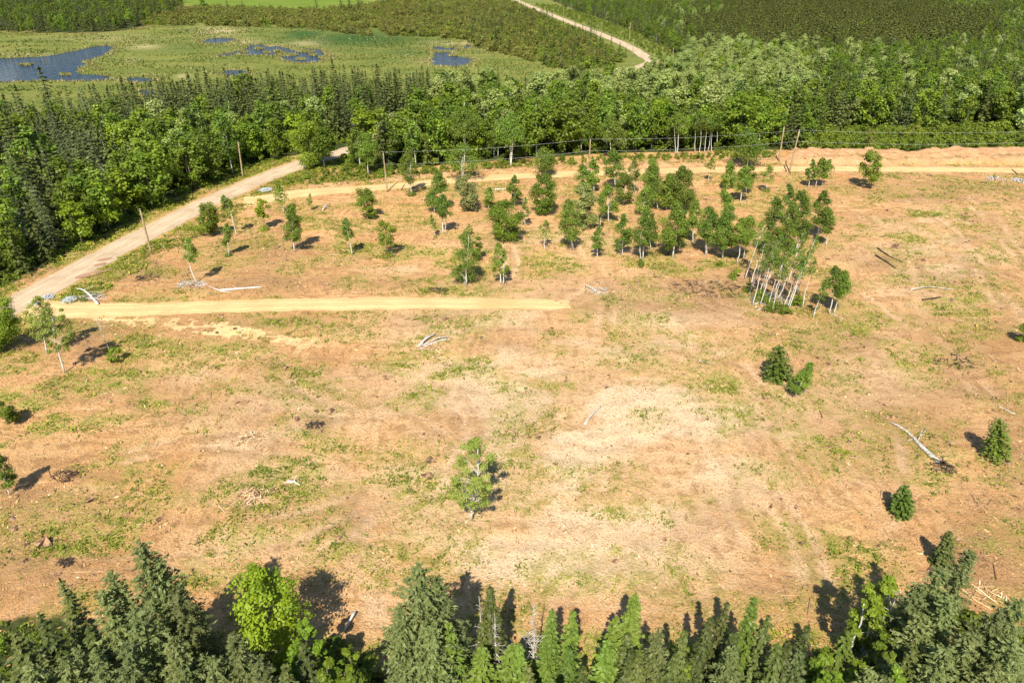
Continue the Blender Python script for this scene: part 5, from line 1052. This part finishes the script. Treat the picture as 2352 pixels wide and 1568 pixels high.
log([(508, 668), (555, 664), (602, 660)], .18, .09, 'wbark', 'straight white birch trunk lying above the lower track', [[(508, 668), (478, 661, .2)], [(508, 669), (532, 674, .1)]])
log([(962, 800), (980, 786, .3), (999, 774, .2)], .22, .10, 'dead', 'thick split log on top of the small pole pile', [[(970, 796, .2), (986, 776, .6)]])
log([(964, 804), (1000, 791), (1036, 780)], .14, .09, 'dead', 'long straight pole beneath the split log')
log([(968, 797), (1006, 784, .2), (1030, 778, .1)], .10, .05, 'dead', 'thin pole lying beside the long straight one')
log([(1342, 976), (1358, 958, .2), (1380, 937, .1)], .14, .06, 'dead', 'short forked grey log in the middle of the near clearing', [[(1345, 973), (1352, 977)], [(1372, 946), (1386, 957)]])
log([(1345, 657), (1358, 663, .2), (1378, 673)], .14, .07, 'dead', 'grey log lying past the end of the lower track', [[(1360, 664, .2), (1380, 668, .4)]])
log([(788, 1452), (802, 1432, .2), (815, 1411, .3)], .05, .13, 'wbark', 'short white birch log at the corner of the near wood')
log([(741, 486), (750, 479, .5), (758, 476)], .14, .10, 'dead', 'white broken root stump below the upper dirt track', [[(748, 480, .5), (759, 482)], [(750, 479, .5), (743, 474, .6)]])
log([(1136, 437), (1164, 435)], .20, .14, 'dead', 'pale log lying along the upper dirt track edge')
log([(1738, 714), (1752, 712, .2), (1769, 716)], .05, .09, 'dead', 'curved white stick in front of the leaning grove')
log([(1906, 719), (1938, 734)], .07, .04, 'dead', 'thin white stick southeast of the grove')
log([(1728, 692), (1760, 684, .4), (1785, 676, .3)], .10, .05, 'dead', 'pale fallen stem between the grove birches')
log([(1735, 700), (1762, 688, .3)], .08, .05, 'dead', 'second pale stem fallen across the grove floor')
log([(2010, 590), (2032, 603), (2056, 618)], .16, .10, 'rot', 'dark rotten log below the eastern slope')  # low dark rod laid along a dark line on the soil
log([(2014, 573), (2042, 590), (2072, 604)], .14, .08, 'rot', 'thin dark rotten log above the other rotten log')  # thinner dark rod along the neighbouring dark line
log([(2090, 668), (2130, 662, .2), (2190, 664)], .09, .06, 'dead', 'long thin pole lying in the eastern clearing')
log([(2118, 690), (2160, 682)], .12, .10, 'rot', 'short dark log below the long thin pole')
log([(663, 1107), (676, 1111, .2), (690, 1115)], .10, .07, 'wbark', 'small white forked stick in the western clearing', [[(676, 1111, .2), (684, 1098, .5)], [(672, 1110), (650, 1108)]])
log([(447, 806), (460, 786)], .07, .04, 'straw', 'straw coloured stick below the sand patch')
log([(2352 - 20, 950), (2290, 930)], .08, .05, 'dead', 'pale stick at the eastern side of the clearing')
log([(1640, 1170 - 336), (1580, 822)], .05, .03, 'dead', 'thin stick in the pale middle of the clearing')
log([(2190, 1335), (2240, 1378), (2280, 1400)], .10, .05, 'straw', 'splintered yellow branch pile end near the eastern thicket', [[(2215, 1350), (2218, 1372)], [(2230, 1368), (2262, 1376)]])
log([(1224, 1405), (1232, 1330)], .05, .03, 'straw', 'thin straw coloured pole behind the bleached dead tree')
log([(780, 1520), (798, 1513)], .05, .04, 'dead', 'small pale stick under the low wide bush')

# ------------------------------------------------------------------ heaps of crushed stone and brushwood
def heap(name, x, y, wpx, h, n, size, mat, label, cat, seed, elong=1.0):
    r = np.random.default_rng(seed); cx, cy = (float(v) for v in at(x, y)); m = float(px(np.array([cx]), np.array([cy]))[2][0]) / FPX; R0 = wpx * m * .5; mb = MB(); z0 = gz1(cx, cy)
    cube = np.array([(-1, -1, -1), (1, -1, -1), (1, 1, -1), (-1, 1, -1), (-1, -1, 1), (1, -1, 1), (1, 1, 1), (-1, 1, 1)], float); FF = np.array([(0, 3, 2, 1), (4, 5, 6, 7), (0, 1, 5, 4), (1, 2, 6, 5), (2, 3, 7, 6), (3, 0, 4, 7)])
    for i in range(n):
        a = r.uniform(0, 6.28); q = math.sqrt(r.uniform(0, 1)); zz = h * (1 - q) * r.uniform(.4, 1)
        V = (cube * r.uniform(.5, 1.1, (8, 3))) * size * r.uniform(.5, 1.3) + np.array([math.cos(a) * q * R0 * elong, math.sin(a) * q * R0, zz + size * .4]); mb.add(V, FF, 0, r.uniform())
    return tag(obj(name, mb.mesh(name, [M[mat]]), None, (cx, cy, z0 + .05)), label, cat)
heap('gravel_heap', 610, 438, 30, .3, 420, .17, 'stone', 'flat heap of pale crushed stone where the upper track meets the road', 'gravel heap', 1)
heap('gravel_heap', 161, 690, 30, .25, 340, .15, 'stone', 'flat heap of pale crushed stone at the mouth of the lower track', 'gravel heap', 2)
heap('gravel_heap', 84, 700, 12, .35, 60, .16, 'stone', 'small scatter of pale stone behind the leaning trees', 'gravel heap', 3)
heap('gravel_heap', 112, 683, 26, .2, 70, .13, 'stone', 'thin spill of pale stone along the road edge', 'gravel heap', 5)
heap('rock_pile', 2158 + 180, 416, 30, .2, 20, .2, 'stone', 'scattered pale boulders below the upper track at the east', 'rocks', 4)
heap('rock_pile', 2290, 412, 46, .15, 26, .16, 'dead', 'row of pale stumps and rocks below the upper track', 'rocks', 6)
def brush(x, y, wpx, n, label, seed, mat='dead', L0=1.2, h=.5):
    r = np.random.default_rng(seed); cx, cy = (float(v) for v in at(x, y)); m = float(px(np.array([cx]), np.array([cy]))[2][0]) / FPX; R0 = wpx * m * .5; mb = MB(); z0 = gz1(cx, cy)
    for i in range(n):
        a = r.uniform(0, 6.28); q = math.sqrt(r.uniform(0, 1)); c = np.array([math.cos(a) * q * R0, math.sin(a) * q * R0 * .6, h * (1 - q) * r.uniform(0, 1) + .05]); d = sphere_dirs(r, 1)[0]; d[2] *= .3; L = L0 * r.uniform(.4, 1.3)
        V, F = tube(np.stack([c - d * L / 2, c + d * L * .05 + r.normal(size=3) * .06, c + d * L / 2]), np.array([.035, .028, .012]) * r.uniform(.6, 1.6), 4, False); mb.add(V, F, 0, r.uniform())
    return tag(obj('brushwood_heap', mb.mesh('brushwood_heap', [M[mat]]), None, (cx, cy, z0)), label, 'brushwood')
brush(570, 1012, 70, 160, 'pale flattened heap of splintered wood in the western clearing', 11, 'straw')
brush(582, 1138, 70, 150, 'pale bleached heap of roots below the splintered wood', 12, 'straw')
brush(440, 655, 70, 110, 'grey heap of roots and branches under the tall thin birch', 13)
brush(210, 684, 60, 80, 'tangle of pale branches around the white trunk', 14, 'dead', 1.6)
brush(340, 640, 60, 70, 'brown root tangle above the lower track', 15, 'rot')
brush(725, 978, 40, 70, 'dark brown torn root mat in the western clearing', 16, 'rot', .9, .3)
brush(155, 1095, 70, 60, 'upturned brown root clods near the western edge', 17, 'rot', .9, .5)
brush(150, 1288, 40, 50, 'small dark root clod in the lower western clearing', 18, 'rot', .8, .4)
brush(1005, 668, 50, 60, 'brown brush pile beside the end of the lower track', 19, 'rot')
brush(1620, 665, 170, 150, 'wide brown heap of mulched branches west of the grove', 20, 'rot', 1.4, .4)
brush(1380, 668, 60, 40, 'small brush pile past the end of the lower track', 21, 'dead')
brush(2190, 830, 120, 80, 'scattered dark brushwood in the eastern clearing', 22, 'rot', 1.3, .25)
brush(2170, 1075, 60, 50, 'brown roots beside the root plate of the long bleached log', 23, 'rot', 1.0, .4)
brush(1770, 690, 110, 90, 'grey brushwood lying on the grove floor', 24, 'dead', 2.0, .5)
brush(1150, 1505, 90, 120, 'bleached tangle of dead branches at the bottom edge', 25, 'dead', 1.6, .9)
brush(2265, 1362, 90, 34, 'splintered yellow wood scattered beside the eastern thicket', 26, 'straw', 1.2, .2)
brush(985, 798, 60, 50, 'splinters scattered around the small pole pile', 27, 'straw', .9, .15)
